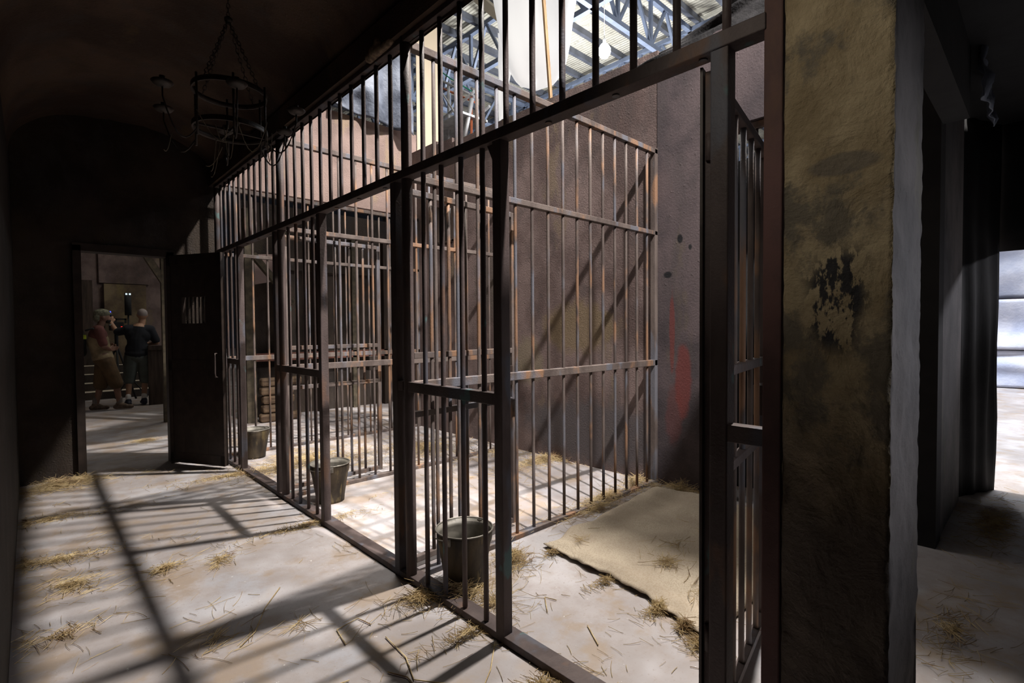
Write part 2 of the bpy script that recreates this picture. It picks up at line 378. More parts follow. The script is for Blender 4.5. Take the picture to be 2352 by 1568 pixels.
# ragged plaster lump on the beam
# back wall of the cells with a small window and the barred opening on the right
bm = bmesh.new()
bm_box(bm, XB, XB + 0.12, 2.33, 5.23, 0, 3.70); bm_box(bm, XB, XB + 0.12, 5.56, 6.32, 0, 3.80)
bm_box(bm, XB, XB + 0.12, 5.23, 5.56, 0, 2.47); bm_box(bm, XB, XB + 0.12, 5.23, 5.56, 2.93, 3.76)
struct('wall_right', bm, BACKW, 'brown stippled back wall behind the cells')
bm = bmesh.new()
bm_box(bm, XB - 0.004, XB + 0.12, 1.70, 2.33, 0, 3.64); bm_box(bm, XB - 0.004, XB + 0.12, 0.54, 1.70, 2.88, 3.60); bm_box(bm, XB - 0.004, XB + 0.06, 0.47, 0.55, 2.88, 3.60)
struct('wall_right_panel', bm, PANEL, 'grey mauve back wall panel with red paint smears')
box_struct('window_1', DWOOD, (XB - 0.01, XB + 0.13, 5.22, 5.25, 2.46, 2.94), (XB - 0.01, XB + 0.13, 5.54, 5.57, 2.46, 2.94), (XB - 0.01, XB + 0.13, 5.22, 5.57, 2.455, 2.48), label='small barred window high in the back wall')
# end of the back wall, passage and its walls
box_struct('wall_passage', GREYP, (4.12, 5.16, 0.47, 0.60, 0, 3.7), label='grey passage wall beyond the ochre pillar')
box_struct('trim_3', BLACKM, (XB, XB + 0.19, 0.46, 0.56, 0, 3.7), label='unlit end of the cell block wall, its shade put into the colour')  # black stands in for shade on this unlit wall end
box_struct('wall_header', BLACKM, (1.80, 4.0, 0.34, 0.46, 2.55, 3.7), label='black board over the side opening of the nearest cell')
box_struct('ceiling_passage', BLACKM, (1.5, 5.8, -3.2, 0.46, 2.95, 3.02), label='black ceiling of the passage')
box_struct('wall_near', DARKW, (-0.3, 5.8, -3.3, -3.2, 0, 3.0), label='wall behind the camera')
box_struct('wall_near_side', DARKW, (-1.0, -0.9, -3.2, 0.9, 0, 3.0), (-1.0, -0.24, 0.9, 1.0, 0, 3.0), label='wall beside the camera')
box_struct('ceiling_near', DARKW, (-1.0, 1.5, -3.3, -2.1, 2.95, 3.02), (-1.0, -0.1, -2.1, 1.0, 2.95, 3.02), label='ceiling behind the camera')
# warehouse roof high above the set
bm = bmesh.new(); bm_box(bm, -3, 42, -5, 42, 12.0, 12.06)
struct('ceiling_roof', bm, ROOF, 'warehouse roof sheeting high above the set')
# far hall
bm = bmesh.new()
bm_box(bm, -1.5, 2.6, 14.5, 14.6, 0, 5); bm_box(bm, 1.14, 2.05, 14.44, 14.5, 2.42, 3.4)
struct('wall_hall_back', bm, HALLW, 'mottled wall at the back of the far hall')
box_struct('wall_hall_left', HALLW, (-1.5, -1.4, 6.3, 14.5, 0, 4.5), label='side wall of the far hall')
box_struct('wall_hall_inner', DARKW, (2.32, 5.2, 8.4, 8.5, 0, 2.3), (2.32, 5.2, 8.36, 8.5, 2.3, 3.3), label='dark partition wall beyond the furthest grille')
#@@CELLS
# ------------------------------------------------------------------ cell fronts, partitions, gates
def post_bm(w, h, z0=0.0, d=None):
    bm = bmesh.new(); d = d or w; bm_box(bm, -w / 2, w / 2, -d / 2, d / 2, z0, h); return bm
def tube_mesh(name, dia, z0, z1, mat, seg=12):
    bm = bmesh.new(); n = 7; rings = []
    for i in range(n + 1):
        z = z0 + (z1 - z0) * i / n
        j = 0.0012
        rings.append([bm.verts.new((math.cos(2 * PI * k / seg) * dia / 2 + random.uniform(-j, j) * 0.4, math.sin(2 * PI * k / seg) * dia / 2, z)) for k in range(seg)])
    for A, B in zip(rings, rings[1:]):
        for k in range(seg):
            fc = bm.faces.new((A[k], A[(k + 1) % seg], B[(k + 1) % seg], B[k])); fc.smooth = True
    bm.faces.new(rings[0][::-1]); bm.faces.new(rings[-1])
    me = bpy.data.meshes.new(name); bm.to_mesh(me); bm.free(); me.materials.append(mat); return me
def inst(name, me, parent, loc, rz=0):
    o = bpy.data.objects.new(name, me); COL.objects.link(o); o.parent = parent; o.location = loc; o.rotation_euler = (0, 0, rz); return o
def rail(name, parent, a, b, w, h, mat, bevel=0.003):
    bm = bmesh.new(); bm_bar(bm, a, b, w, h); return obj(name, bm, mat, parent, bevel=bevel)

BAR_FULL = tube_mesh('bar', 0.0245, 0.04, ZC + 0.02, IRON)
BAR_UP = tube_mesh('bar', 0.0245, ZT + 0.02, ZC + 0.02, IRON)
BAR_PART = tube_mesh('bar', 0.0215, 0.03, ZC, CAGE)
POLE = tube_mesh('round_post', 0.056, 0.0, ZC + 0.02, IRON, 20)
LBL_F = ['cell front nearest the camera, its doorway wide open beside the ochre pillar',
         'middle cell front, between the two thick round posts',
         'furthest cell front, next to the dark iron corridor door']
for k in range(3):
    yp = YP[k]; y0 = yp - P                                       # this cell runs from y0 to yp
    root = empty('jail_grille', (X0, yp, 0), LBL_F[k], 'jail bars', 'dark iron cell fronts along the corridor')
    inst('round_post', POLE, root, (0, 0, 0))
    yl = -0.735 if k == 0 else -0.765                             # latch post
    yh = -P + (0.165 if k == 0 else 0.105)                        # hinge post near the previous round post
    obj('latch_post', post_bm(0.052, ZT - 0.02), IRON, root, (0, yl, 0), bevel=0.004)
    obj('hinge_post', post_bm(0.052, ZT - 0.02), IRON, root, (0, yh, 0), bevel=0.004)
    ylo = -P if k else 0.53 - yp
    rail('transom', root, (0, ylo, ZT), (0, 0, ZT), 0.062, 0.045, IRON)
    rail('top_rail', root, (0, ylo, ZC + 0.005), (0, 0, ZC + 0.005), 0.05, 0.03, IRON)
    rail('sill', root, (0.018, ylo, 0.018), (0.018, 0, 0.018), 0.085, 0.032, IRON)
    rail('middle_rail', root, (0, yl + 0.02, ZM), (0, -0.02, ZM), 0.045, 0.052, IRON)
    rail('middle_rail', root, (0, ylo if k == 0 else -P + 0.03, ZM), (0, yh - 0.02, ZM), 0.045, 0.05, IRON)
    # small gusset under the transom at the latch post and round bolt heads
    for s, yy in ((1, yl + 0.026),):
        g = bmesh.new()
        pts = [(0, 0, 0), (0, 0.055, 0), (0, 0, -0.11)]
        A = [g.verts.new((-0.004, yy + p[1], ZT - 0.022 + p[2])) for p in pts]; B = [g.verts.new((0.004, yy + p[1], ZT - 0.022 + p[2])) for p in pts]
        g.faces.new(A); g.faces.new(B[::-1])
        for i in range(3): g.faces.new((A[i], A[(i + 1) % 3], B[(i + 1) % 3], B[i]))
        obj('gusset', g, IRON, root)
    for q in range(1, 12):
        yb = -q * P / 12
        if k == 0 and yp + yb < 0.56: continue
        full = yb > yl + 0.03
        inst('bar', BAR_FULL if full else BAR_UP, root, (0, yb, 0))
        if not full and q % 2 == 1:
            c = bmesh.new(); bm_lathe(c, [(0.013, -0.004), (0.013, 0.0)], 12, (0.0, yb + 0.07, ZT - 0.0235), (True, True)); obj('plug', c, CAGE, root)
    if k == 0:
        bm = bmesh.new(); bm_box(bm, -0.026, 0.028, -0.024, 0.024, 0, 3.3)
        obj('end_post', bm, REDIRON, root, (0, 0.512 - yp, 0), bevel=0.004)

LBL_P = ['barred partition between the nearest and the middle cell, its foot by the nearest bucket',
         'barred partition between the middle and the furthest cell',
         'barred partition at the far end of the furthest cell, below the pale wall']
for k in range(3):
    yp = YP[k] - (0.0 if k < 2 else 0.03)
    root = empty('cell_partition', (X0, yp, 0), LBL_P[k], 'jail bars', 'rusty barred partitions between the cells')
    L = XB - X0
    obj('wall_post', post_bm(0.045, ZC + 0.02), CAGE, root, (L - 0.03, 0, 0), bevel=0.003)
    rail('top_rail', root, (0.03, 0, ZC - 0.01), (L - 0.01, 0, ZC - 0.01), 0.045, 0.04, CAGE)
    rail('upper_rail', root, (0.03, 0, ZT - 0.01), (L - 0.01, 0, ZT - 0.01), 0.045, 0.036, CAGE)
    rail('middle_rail', root, (0.03, 0, ZM), (L - 0.01, 0, ZM), 0.045, 0.05, CAGE)
    rail('sill', root, (0.03, 0, 0.016), (L - 0.01, 0, 0.016), 0.05, 0.03, CAGE)
    for q in range(15):
        inst('bar', BAR_PART, root, (0.176 + q * 0.1535, 0, 0))
LBL_G = ['nearest cell gate, swung inward beside the ochre pillar',
         'middle cell gate, swung inward against the partition',
         'furthest cell gate, swung inward behind the second bucket']
GATES = [((1.505, 0.715), (2.39, 0.88)), ((1.51, 2.447), (2.385, 2.50)), ((1.51, 4.30), (2.395, 4.335))]
BAR_GATE = tube_mesh('bar', 0.022, 0.06, 2.11, CAGE)
for k, (a, b) in enumerate(GATES):
    ang = math.atan2(b[1] - a[1], b[0] - a[0]); wd = math.hypot(b[0] - a[0], b[1] - a[1])
    mt = IRON if k == 0 else CAGE
    root = empty('cell_gate', (a[0], a[1], 0), LBL_G[k], 'gate', 'open barred cell gates', rz=ang)
    obj('stile', post_bm(0.045, 2.12, 0.03, 0.03), mt, root, (0.022, 0, 0), bevel=0.003)
    obj('stile', post_bm(0.035, 2.12, 0.03, 0.03), mt, root, (wd - 0.018, 0, 0), bevel=0.003)
    for nm, z in (('top_rail', 2.105), ('lock_rail', 1.20), ('lock_rail', 0.87), ('bottom_rail', 0.05)):
        rail(nm, root, (0.045, 0, z), (wd - 0.036, 0, z), 0.034, 0.034, mt)
    for q in range(5):
        inst('bar', BAR_GATE, root, (0.045 + (wd - 0.08) * (q + 1) / 6, 0, 0))
    bm = bmesh.new(); bm_box(bm, wd - 0.14, wd - 0.036, -0.02, 0.02, 0.97, 1.10); obj('lock_box', bm, DOORM, root, bevel=0.003)
    if k == 0:
        bm = bmesh.new(); bm_box(bm, -0.012, 0.06, -0.004, 0.004, 0.03, 2.13); obj('hinge_plate', bm, DOORM, root, (0, 0.022, 0))
    for z in (0.35, 1.85):
        bm = bmesh.new(); bm_lathe(bm, [(0.011, 0), (0.011, 0.08)], 12, (-0.004, 0.0, z), (True, True)); obj('hinge', bm, mt, root)
# bars in the two openings of the back wall
root = empty('window_grille', (XB + 0.05, 1.1, 0), 'barred opening glimpsed behind the nearest gate, high in the back wall', 'window bars')
for q in range(7):
    bm = bmesh.new(); bm_bar(bm, (0, -0.5 + q * 0.155, 0.0), (0, -0.5 + q * 0.155, 2.88), 0.022, seg=10); obj('bar', bm, CAGE, root)
rail('top_rail', root, (0, -0.545, 2.85), (0, 0.595, 2.85), 0.04, 0.05, CAGE)
root = empty('window_grille', (XB + 0.05, 5.4, 0), 'tiny grille of the small window in the back wall of the furthest cell', 'window bars')
for q in range(3):
    bm = bmesh.new(); bm_bar(bm, (0, -0.08 + q * 0.08, 2.475), (0, -0.08 + q * 0.08, 2.93), 0.012, seg=8); obj('bar', bm, CAGE, root)
# pillar of ochre plaster
bm = bmesh.new()
def disp_box(bm, x0, x1, y0, y1, z0, z1, step, amp):
    def grid(o, du, dv, nu, nv, N, mi):
        g = []
        for i in range(nu + 1):
            row = []
            for j in range(nv + 1):
                p = Vector(o) + Vector(du) * (i / nu) + Vector(dv) * (j / nv)
                n1 = noise.fractal(p * 9, 0.8, 2.0, 4) * amp + noise.noise(p * 2.1) * amp * 0.5
                edge = 1.0 if 0 < i < nu else 0.0
                q = p + Vector(N) * n1 * edge
                if not edge: q += Vector((noise.noise(p * 30 + Vector((5, 5, 5))) * 0.004,) * 2 + (0,))
                row.append(bm.verts.new(q))
            g.append(row)
        for i in range(nu):
            for j in range(nv):
                fc = bm.faces.new((g[i][j], g[i + 1][j], g[i + 1][j + 1], g[i][j + 1])); fc.smooth = True; fc.material_index = mi
    nz = int((z1 - z0) / step)
    grid((x0, y1, z0), (0, y0 - y1, 0), (0, 0, z1 - z0), int((y1 - y0) / step) + 1, nz, (-1, 0, 0), 0)
    grid((x0, y0, z0), (x1 - x0, 0, 0), (0, 0, z1 - z0), int((x1 - x0) / step) + 1, nz, (0, -1, 0), 1)
    grid((x1, y0, z0), (0, y1 - y0, 0), (0, 0, z1 - z0), 4, 20, (1, 0, 0), 1)
    grid((x1, y1, z0), (x0 - x1, 0, 0), (0, 0, z1 - z0), 4, 20, (0, 1, 0), 1)
    bm_box(bm, x0 + 0.01, x1 - 0.01, y0 + 0.01, y1 - 0.01, z1 - 0.02, z1)
disp_box(bm, 1.435, 1.795, 0.25, 0.482, 0, 3.7, 0.012, 0.006)
bmesh.ops.remove_doubles(bm, verts=bm.verts[:], dist=0.0005)
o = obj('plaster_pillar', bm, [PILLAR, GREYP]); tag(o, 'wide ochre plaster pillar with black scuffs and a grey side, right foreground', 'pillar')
# iron door of the corridor
root = empty('door_1', (1.03, 6.11, 0), 'tall dark iron corridor door standing open, with a small barred window', 'door'); root['kind'] = 'structure'
ang = math.atan2(5.53 - 6.13, 1.36 - 1.03); root.rotation_euler = (0, 0, ang); LW = 0.70
bm = bmesh.new()
wx0, wx1, wz0, wz1 = 0.19, 0.50, 1.42, 1.68
bm_box(bm, 0, wx0, -0.022, 0.022, 0.03, 2.10); bm_box(bm, wx1, LW, -0.022, 0.022, 0.03, 2.10)
bm_box(bm, wx0, wx1, -0.022, 0.022, 0.03, wz0); bm_box(bm, wx0, wx1, -0.022, 0.022, wz1, 2.10)
obj('door_leaf', bm, DOORM, root, bevel=0.002)
for q in range(5):
    bm = bmesh.new(); x = wx0 + (wx1 - wx0) * (q + 1) / 6; bm_bar(bm, (x, 0, wz0), (x, 0, wz1), 0.016, seg=8); obj('window_bar', bm, DOORM, root)
for s in (-1, 1):
    bm = bmesh.new(); bm_path(bm, [(LW - 0.05, s * 0.022, 1.13), (LW - 0.05, s * 0.06, 1.125), (LW - 0.05, s * 0.065, 1.09), (LW - 0.05, s * 0.065, 0.94), (LW - 0.05, s * 0.06, 0.90), (LW - 0.05, s * 0.022, 0.895)], 0.014)
    obj('handle', bm, IRON, root)
for s in (-1,):
    bm = bmesh.new()
    for (a, b, c, d) in ((0.0, LW, 0.03, 0.13), (0.0, LW, 2.0, 2.10), (0.0, LW, 0.96, 1.06), (0, 0.05, 0.03, 2.1), (LW - 0.05, LW, 0.03, 2.1)):
        bm_box(bm, a, b, s * 0.022 - 0.003, s * 0.022 + 0.003, c, d)
    obj('edge_strap', bm, DOORM, root)
for q in range(14):
    bm = bmesh.new(); bm_lathe(bm, [(0.007, 0), (0.005, 0.004)], 8, (0, 0, 0), (False, True))
    o = obj('rivet', bm, DOORM, root, (LW - 0.02, -0.025, 0.16 + q * 0.14)); o.rotation_euler = (PI / 2, 0, 0)
#@@PROPS
# ------------------------------------------------------------------ buckets
def bucket(loc, label, rz, R=0.15, H=0.30, hang=1):
    root = empty('bucket', loc, label, 'bucket', 'dirty galvanised buckets in the cells', rz)
    bm = bmesh.new(); rb = R * 0.70
    prof = [(0.001, 0.018), (rb * 0.98, 0.018), (rb, 0.0), (rb + 0.002, 0.02)]
    for i in range(1, 15):
        t = i / 14; rr = rb + (R - rb) * t
        if abs(t - 0.78) < 0.04 or abs(t - 0.88) < 0.04: rr += 0.004
        prof.append((rr, 0.02 + (H - 0.02) * t))
    prof += [(R - 0.003, H), (R - 0.006, H - 0.02)]
    for i in range(13, 0, -1):
        t = i / 14; rr = rb + (R - rb) * t - 0.004
        if abs(t - 0.78) < 0.04: rr += 0.004
        prof.append((rr, 0.02 + (H - 0.02) * t))
    prof += [(rb - 0.006, 0.022), (0.001, 0.022)]
    bm_lathe(bm, prof, 40)
    bm.faces.ensure_lookup_table()
    for q, fc in enumerate(bm.faces): fc.material_index = 1 if q >= 40 * 18 else 0
    obj('body', bm, [BUCKET, INNER], root)
    bm = bmesh.new(); bm_path(bm, [(R * math.cos(2 * PI * k / 40), R * math.sin(2 * PI * k / 40), H) for k in range(40)], 0.009, 6, True); obj('rim', bm, M_RIM, root)
    for s in (-1, 1):
        bm = bmesh.new(); bm_box(bm, s * R - 0.006, s * R + 0.008, -0.018, 0.018, H - 0.045, H - 0.005); obj('ear', bm, M_RIM, root, bevel=0.003)
    pts = []
    for i in range(17):
        t = PI * i / 16
        pts.append(((R + 0.012) * math.cos(t), hang * (R + 0.006) * math.sin(t), H - 0.015 - 0.02 * math.sin(t)))
    bm = bmesh.new(); bm_path(bm, pts, 0.006, 6); obj('handle', bm, M_RIM, root)
    return root
INNER = M_flat('grey_zinc_inside', (0.13, 0.12, 0.10), 0.55, 0.2, 0.25, 20)
M_RIM = M_flat('worn_bright_steel', (0.20, 0.185, 0.16), 0.45, 0.5, 0.3, 40)
bucket((1.645, 2.115, 0), 'nearest bucket, stained, in straw behind the front bars of the nearest cell', 0.3)
bucket((1.70, 3.90, 0), 'middle bucket, behind the bars and latch post of the middle cell', 1.2)
bucket((1.71, 5.80, 0), 'furthest bucket, in the far cell just past the iron door', 0.5)
# ------------------------------------------------------------------ burlap mat
def mat_outline(a, b):
    # a along the near edge (0 = left/far end .. 1 = right/near end), b away from the corridor
    near = [(2.27, 2.13), (2.24, 1.86), (2.22, 1.60), (2.19, 1.38), (2.13, 1.16), (2.04, 0.98)]
    far = [(3.72, 2.24), (3.76, 2.05), (3.79, 1.84), (3.80, 1.60), (3.80, 1.30), (3.78, 0.98)]
    def lerp(t, arr):
        t *= len(arr) - 1; i = min(int(t), len(arr) - 2); q = t - i
        return Vector((*[arr[i][c] * (1 - q) + arr[i + 1][c] * q for c in (0, 1)], 0))
    p = lerp(a, near) * (1 - b) + lerp(a, far) * b
    e = noise.noise(Vector((a * 9, 0, 2))) * 0.03 * (1 - b) + noise.noise(Vector((a * 30, 0, 5))) * 0.012 * (1 - b)
    p.x += e
    p.y += (noise.noise(Vector((b * 7, a * 2, 9))) * 0.04) * (1 if a < 0.2 else 0.2)
    return p
bm = bmesh.new(); nu, nv = 70, 80; g = []
for i in range(nu + 1):
    row = []
    for j in range(nv + 1):
        a, b = i / nu, j / nv; p = mat_outline(a, b)
        edge = min(1, min(a, 1 - a, b, 1 - b) / 0.05)
        z = 0.012 + 0.04 * edge ** 0.5 + noise.noise(Vector((p.x * 4, p.y * 4, 0))) * 0.014 * edge + noise.noise(Vector((p.x * 1.5 + 4, p.y * 6, 0))) * 0.012 + noise.noise(Vector((p.x * 9, p.y * 11, 2))) * 0.007 * edge + abs(noise.noise(Vector((p.x * 5 + p.y * 3, p.y * 2, 7)))) * 0.016 * edge
        if b == 0: z = 0.026 + max(0, noise.noise(Vector((a * 12, 1, 1)))) * 0.03
        row.append(bm.verts.new((p.x, p.y, z)))
    g.append(row)
for i in range(nu):
    for j in range(nv):
        fc = bm.faces.new((g[i][j], g[i + 1][j], g[i + 1][j + 1], g[i][j + 1])); fc.smooth = True
o = obj('burlap_mat', bm, BURLAP); so = o.modifiers.new('thick', 'SOLIDIFY'); so.thickness = 0.006; so.offset = -1
tag(o, 'crumpled tan burlap mat with frayed edge on the floor of the nearest cell', 'mat')
# ------------------------------------------------------------------ straw
def straw_bm(spots, seed):
    """spots: (x, y, rx, ry, n, pile height, length, rot)"""
    rnd = random.Random(seed); bm = bmesh.new()
    for (x, y, rx, ry, n, hh, ln, rot) in spots:
        for _ in range(n):
            rr = abs(rnd.gauss(0, 0.5)) * (1.0 if rnd.random() < 0.6 else rnd.uniform(1.2, 2.6)); th = rnd.uniform(0, 2 * PI)
            dx, dy = rr * rx * math.cos(th), rr * ry * math.sin(th)
            px, py = x + dx * math.cos(rot) - dy * math.sin(rot), y + dx * math.sin(rot) + dy * math.cos(rot)
            if seed not in (13, 14): px = min(max(px, -0.05), 3.88); py = min(py, 6.05)
            pz = 0.004 + hh * math.exp(-rr * rr * 2) * rnd.random()
            L = ln * rnd.uniform(0.35, 1.25); yaw = rnd.uniform(0, PI) if rnd.random() < 0.6 else rot + rnd.gauss(0, 0.4)
            d = Vector((math.cos(yaw), math.sin(yaw), 0)); s = Vector((-d.y, d.x, 0))
            tilt = rnd.uniform(-0.5, 0.5) * (hh > 0.01) * min(1, hh / 0.05)
            bend = rnd.uniform(-0.25, 0.25) * L; wd = rnd.uniform(0.0006, 0.0014)
            prev = None; K = 4
            for k in range(K + 1):
                t = k / K - 0.5
                c = Vector((px, py, pz)) + d * (t * L) + s * (bend * (t * t)) + Vector((0, 0, tilt * t * L + abs(tilt) * 0.2 * L))
                c.z = max(c.z, 0.003)
                ring = [bm.verts.new(c + s * wd * 0.87 + Vector((0, 0, -wd * 0.5))), bm.verts.new(c - s * wd * 0.87 + Vector((0, 0, -wd * 0.5))), bm.verts.new(c + Vector((0, 0, wd)))]
                if prev:
                    for q in range(3): bm.faces.new((prev[q], prev[(q + 1) % 3], ring[(q + 1) % 3], ring[q]))
                prev = ring
    return bm
def straw_heap(label, spots, seed):
    me_bm = straw_bm(spots, seed)
    me = bpy.data.meshes.new('straw_heap'); me_bm.to_mesh(me); me_bm.free(); me.materials.append(STRAW)
    o = bpy.data.objects.new('straw_heap', me); COL.objects.link(o)
    tag(o, label, 'straw', 'heaps of straw on the floor', 'stuff'); return o
straw_heap('straw heap at the foot of the nearest bucket and round post', [(1.56, 2.02, 0.16, 0.20, 420, 0.06, 0.13, 0.3), (1.37, 2.13, 0.10, 0.16, 240, 0.035, 0.12, 1.5), (1.6, 1.85, 0.12, 0.08, 90, 0.03, 0.14, 0)], 1)
straw_heap('straw tuft beside the nearest latch post by the left corner of the mat', [(2.00, 2.12, 0.12, 0.10, 300, 0.06, 0.13, 0.5)], 2)
straw_heap('straw along the foot of the nearest partition by the back wall', [(3.2, 2.36, 0.5, 0.09, 700, 0.06, 0.12, 0), (3.72, 2.42, 0.25, 0.15, 350, 0.07, 0.13, 0.2)], 3)
straw_heap('straw piled in the dark back corner beyond the mat', [(3.80, 2.05, 0.12, 0.35, 420, 0.06, 0.16, 0.1), (3.0, 2.28, 0.35, 0.07, 200, 0.04, 0.14, 0)], 4)
straw_heap('dark straw spilling from the frayed edge of the mat', [(2.23, 2.02, 0.05, 0.10, 120, 0.03, 0.07, 1.5), (2.18, 1.60, 0.04, 0.14, 130, 0.03, 0.07, 1.5), (2.14, 1.26, 0.035, 0.10, 240, 0.045, 0.07, 1.4), (2.09, 1.10, 0.035, 0.08, 200, 0.045, 0.07, 1.4), (2.02, 1.0, 0.05, 0.06, 110, 0.04, 0.09, 1.2)], 5)
straw_heap('straw heap along the back wall of the middle cell', [(3.72, 3.5, 0.18, 0.9, 1000, 0.05, 0.12, 1.5), (3.6, 4.0, 0.2, 0.3, 300, 0.05, 0.12, 1.0)], 6)
straw_heap('thick straw covering the floor of the furthest cell', [(2.1, 5.2, 0.6, 0.6, 1500, 0.04, 0.13, 0.4), (3.2, 4.8, 0.6, 0.7, 1400, 0.05, 0.13, 1.2), (1.75, 5.1, 0.25, 0.6, 700, 0.05, 0.12, 1.5)], 7)
straw_heap('straw heap against the dark wall left of the doorway', [(0.14, 5.85, 0.30, 0.16, 650, 0.07, 0.14, 0.1), (0.30, 5.95, 0.18, 0.14, 250, 0.05, 0.13, 0)], 8)
straw_heap('straw strewn along the left corridor wall', [(0.08, 4.9, 0.12, 0.5, 300, 0.015, 0.09, 1.5), (0.10, 4.0, 0.13, 0.5, 420, 0.015, 0.09, 1.4), (0.14, 3.55, 0.13, 0.2, 260, 0.015, 0.09, 0.6), (0.08, 3.0, 0.12, 0.3, 140, 0.008, 0.09, 1.5)], 9)
straw_heap('small straw wisp in the middle of the corridor', [(0.52, 3.42, 0.14, 0.06, 130, 0.02, 0.13, 0.4), (0.78, 3.32, 0.12, 0.05, 80, 0.012, 0.15, 1.0)], 10)
straw_heap('straw tangle in the corridor foreground', [(0.56, 2.50, 0.12, 0.12, 40, 0.01, 0.16, 0.8), (0.85, 2.35, 0.10, 0.25, 24, 0.006, 0.18, 1.1)], 11)
straw_heap('straw scraps along the outside of the cell sill', [(1.36, 5.2, 0.09, 0.5, 500, 0.015, 0.10, 1.5), (1.38, 3.5, 0.07, 0.5, 420, 0.015, 0.09, 1.5), (1.36, 1.75, 0.05, 0.35, 130, 0.012, 0.10, 1.5), (1.38, 1.3, 0.07, 0.25, 150, 0.012, 0.10, 1.4)], 12)
straw_heap('straw drift on the passage floor right of the pillar', [(2.9, 0.28, 0.5, 0.12, 220, 0.02, 0.12, 0), (4.7, 0.25, 0.6, 0.14, 700, 0.02, 0.12, 0), (2.0, 0.2, 0.14, 0.1, 80, 0.01, 0.14, 0)], 13)
straw_heap('straw patch on the far hall floor past the doorway', [(1.0, 7.6, 0.2, 0.14, 200, 0.02, 0.14, 0)], 14)
rnd = random.Random(5)
spots = []
for _ in range(190):
    x = rnd.uniform(0.0, 3.85); y = rnd.uniform(0.9, 6.0)
    spots.append((x, y, 0.12, 0.12, rnd.choice([1, 1, 2, 4, 7]), 0.0, 0.12, rnd.uniform(0, PI)))
for _ in range(40):
    spots.append((rnd.uniform(1.5, 2.2), rnd.uniform(0.8, 2.2), 0.1, 0.1, rnd.choice([1, 2, 3]), 0.0, 0.07, rnd.uniform(0, PI)))
o = straw_heap('x', spots, 15); o.name = 'loose_straw'; o['label'] = 'loose straw stalks scattered all over the concrete floor'; del o['group']
me_ = straw_heap('few straw wisps lying on top of the burlap mat', [(2.50, 1.42, 0.07, 0.06, 70, 0.02, 0.13, 0.4), (2.75, 1.5, 0.35, 0.3, 40, 0.0, 0.10, 0.4), (2.35, 1.1, 0.12, 0.15, 50, 0.01, 0.10, 0.4), (2.4, 1.95, 0.12, 0.08, 26, 0.01, 0.08, 0.4)], 16)
me_.location.z = 0.062
# long bent stalks in the foreground
def stalk_bm():
    bm = bmesh.new()
    for pts in ([(1.10, 1.98), (1.09, 1.80), (1.04, 1.66), (1.12, 1.55), (1.19, 1.47)], [(0.99, 1.77), (1.03, 1.69), (1.02, 1.60)], [(0.95, 2.05), (0.97, 2.18), (1.08, 2.2), (1.1, 2.11)],
                [(1.42, 1.62), (1.29, 1.5), (1.2, 1.44), (1.1, 1.40)], [(0.62, 2.35), (0.70, 2.42), (0.80, 2.60), (0.92, 2.75)], [(0.72, 1.92), (0.77, 1.85), (0.86, 1.83)], [(1.75, 1.62), (1.84, 1.72), (1.86, 1.66)], [(1.72, 1.3), (1.8, 1.42)]):
        bm_path(bm, [(x, y, 0.006) for x, y in pts], 0.005, 5)
    return bm
o = obj('loose_straw', stalk_bm(), STRAW); tag(o, 'long bent straw stalks lying in the bright corridor foreground', 'straw', kind='stuff')

# ------------------------------------------------------------------ chandelier
CX, CY = 0.78, 3.0
root = empty('chandelier', (CX + 0.02, CY, 2.365), 'dark wrought iron ring chandelier with saucer arms hanging on chains in the vault', 'chandelier')
def ring_bm(R, z0, z1, th):
    bm = bmesh.new(); bm_lathe(bm, [(R, z0), (R, z1), (R - th, z1), (R - th, z0), (R, z0)], 40); return bm
obj('ring', ring_bm(0.178, 0.225, 0.25, 0.008), CHANI, root)
obj('ring', ring_bm(0.178, 0.03, 0.055, 0.008), CHANI, root)
for q in range(6):
    a = q * PI / 3 + 0.35; c, s = math.cos(a), math.sin(a)
    bm = bmesh.new(); bm_bar(bm, (0.178 * c, 0.178 * s, -0.04), (0.178 * c, 0.178 * s, 0.27), 0.012, seg=8); obj('upright', bm, CHANI, root)
    bm = bmesh.new()
    pts = [(0.175 * c, 0.175 * s, 0.0)]
    for t in range(1, 9):
        rr = 0.175 + 0.165 * t / 8; zz = -0.085 * math.sin(PI * t / 8 * 0.95) + 0.10 * (t / 8) ** 3
        pts.append((rr * c, rr * s, zz))
    pts.append((0.34 * c, 0.34 * s, 0.13))
    bm_path(bm, pts, 0.008, 6); arm = obj('arm', bm, CHANI, root)
    bm = bmesh.new(); bm_lathe(bm, [(0.006, 0.0), (0.035, 0.008), (0.047, 0.022), (0.044, 0.026), (0.02, 0.018), (0.012, 0.03), (0.012, 0.05)], 20, (0.34 * c, 0.34 * s, 0.13), (True, True)); obj('drip_pan', bm, CHANI, arm)
for a in (0, PI / 2):
    bm = bmesh.new(); bm_bar(bm, (-0.17 * math.cos(a), -0.17 * math.sin(a), 0.04), (0.17 * math.cos(a), 0.17 * math.sin(a), 0.04), 0.01); obj('crossbar', bm, CHANI, root)
def chain_bm(a, b):
    bm = bmesh.new(); a, b = Vector(a), Vector(b); d = (b - a); n = int(d.length / 0.022); d.normalize()
    up = Vector((0.3, 0.9, 0.1)); s = d.cross(up).normalized(); t = s.cross(d)
    for i in range(n):
        c = a + d * (i + 0.5) * ((b - a).length / n); w_ = s if i % 2 else t
        bm_path(bm, [c + d * 0.016 * math.cos(2 * PI * k / 8) + w_ * 0.008 * math.sin(2 * PI * k / 8) for k in range(8)], 0.004, 5, True)
    return bm
for q in range(4):
    a = q * PI / 2 + 0.6
    obj('chain', chain_bm((0.17 * math.cos(a), 0.17 * math.sin(a), 0.25), (0, 0, 0.62)), CHANI, root)
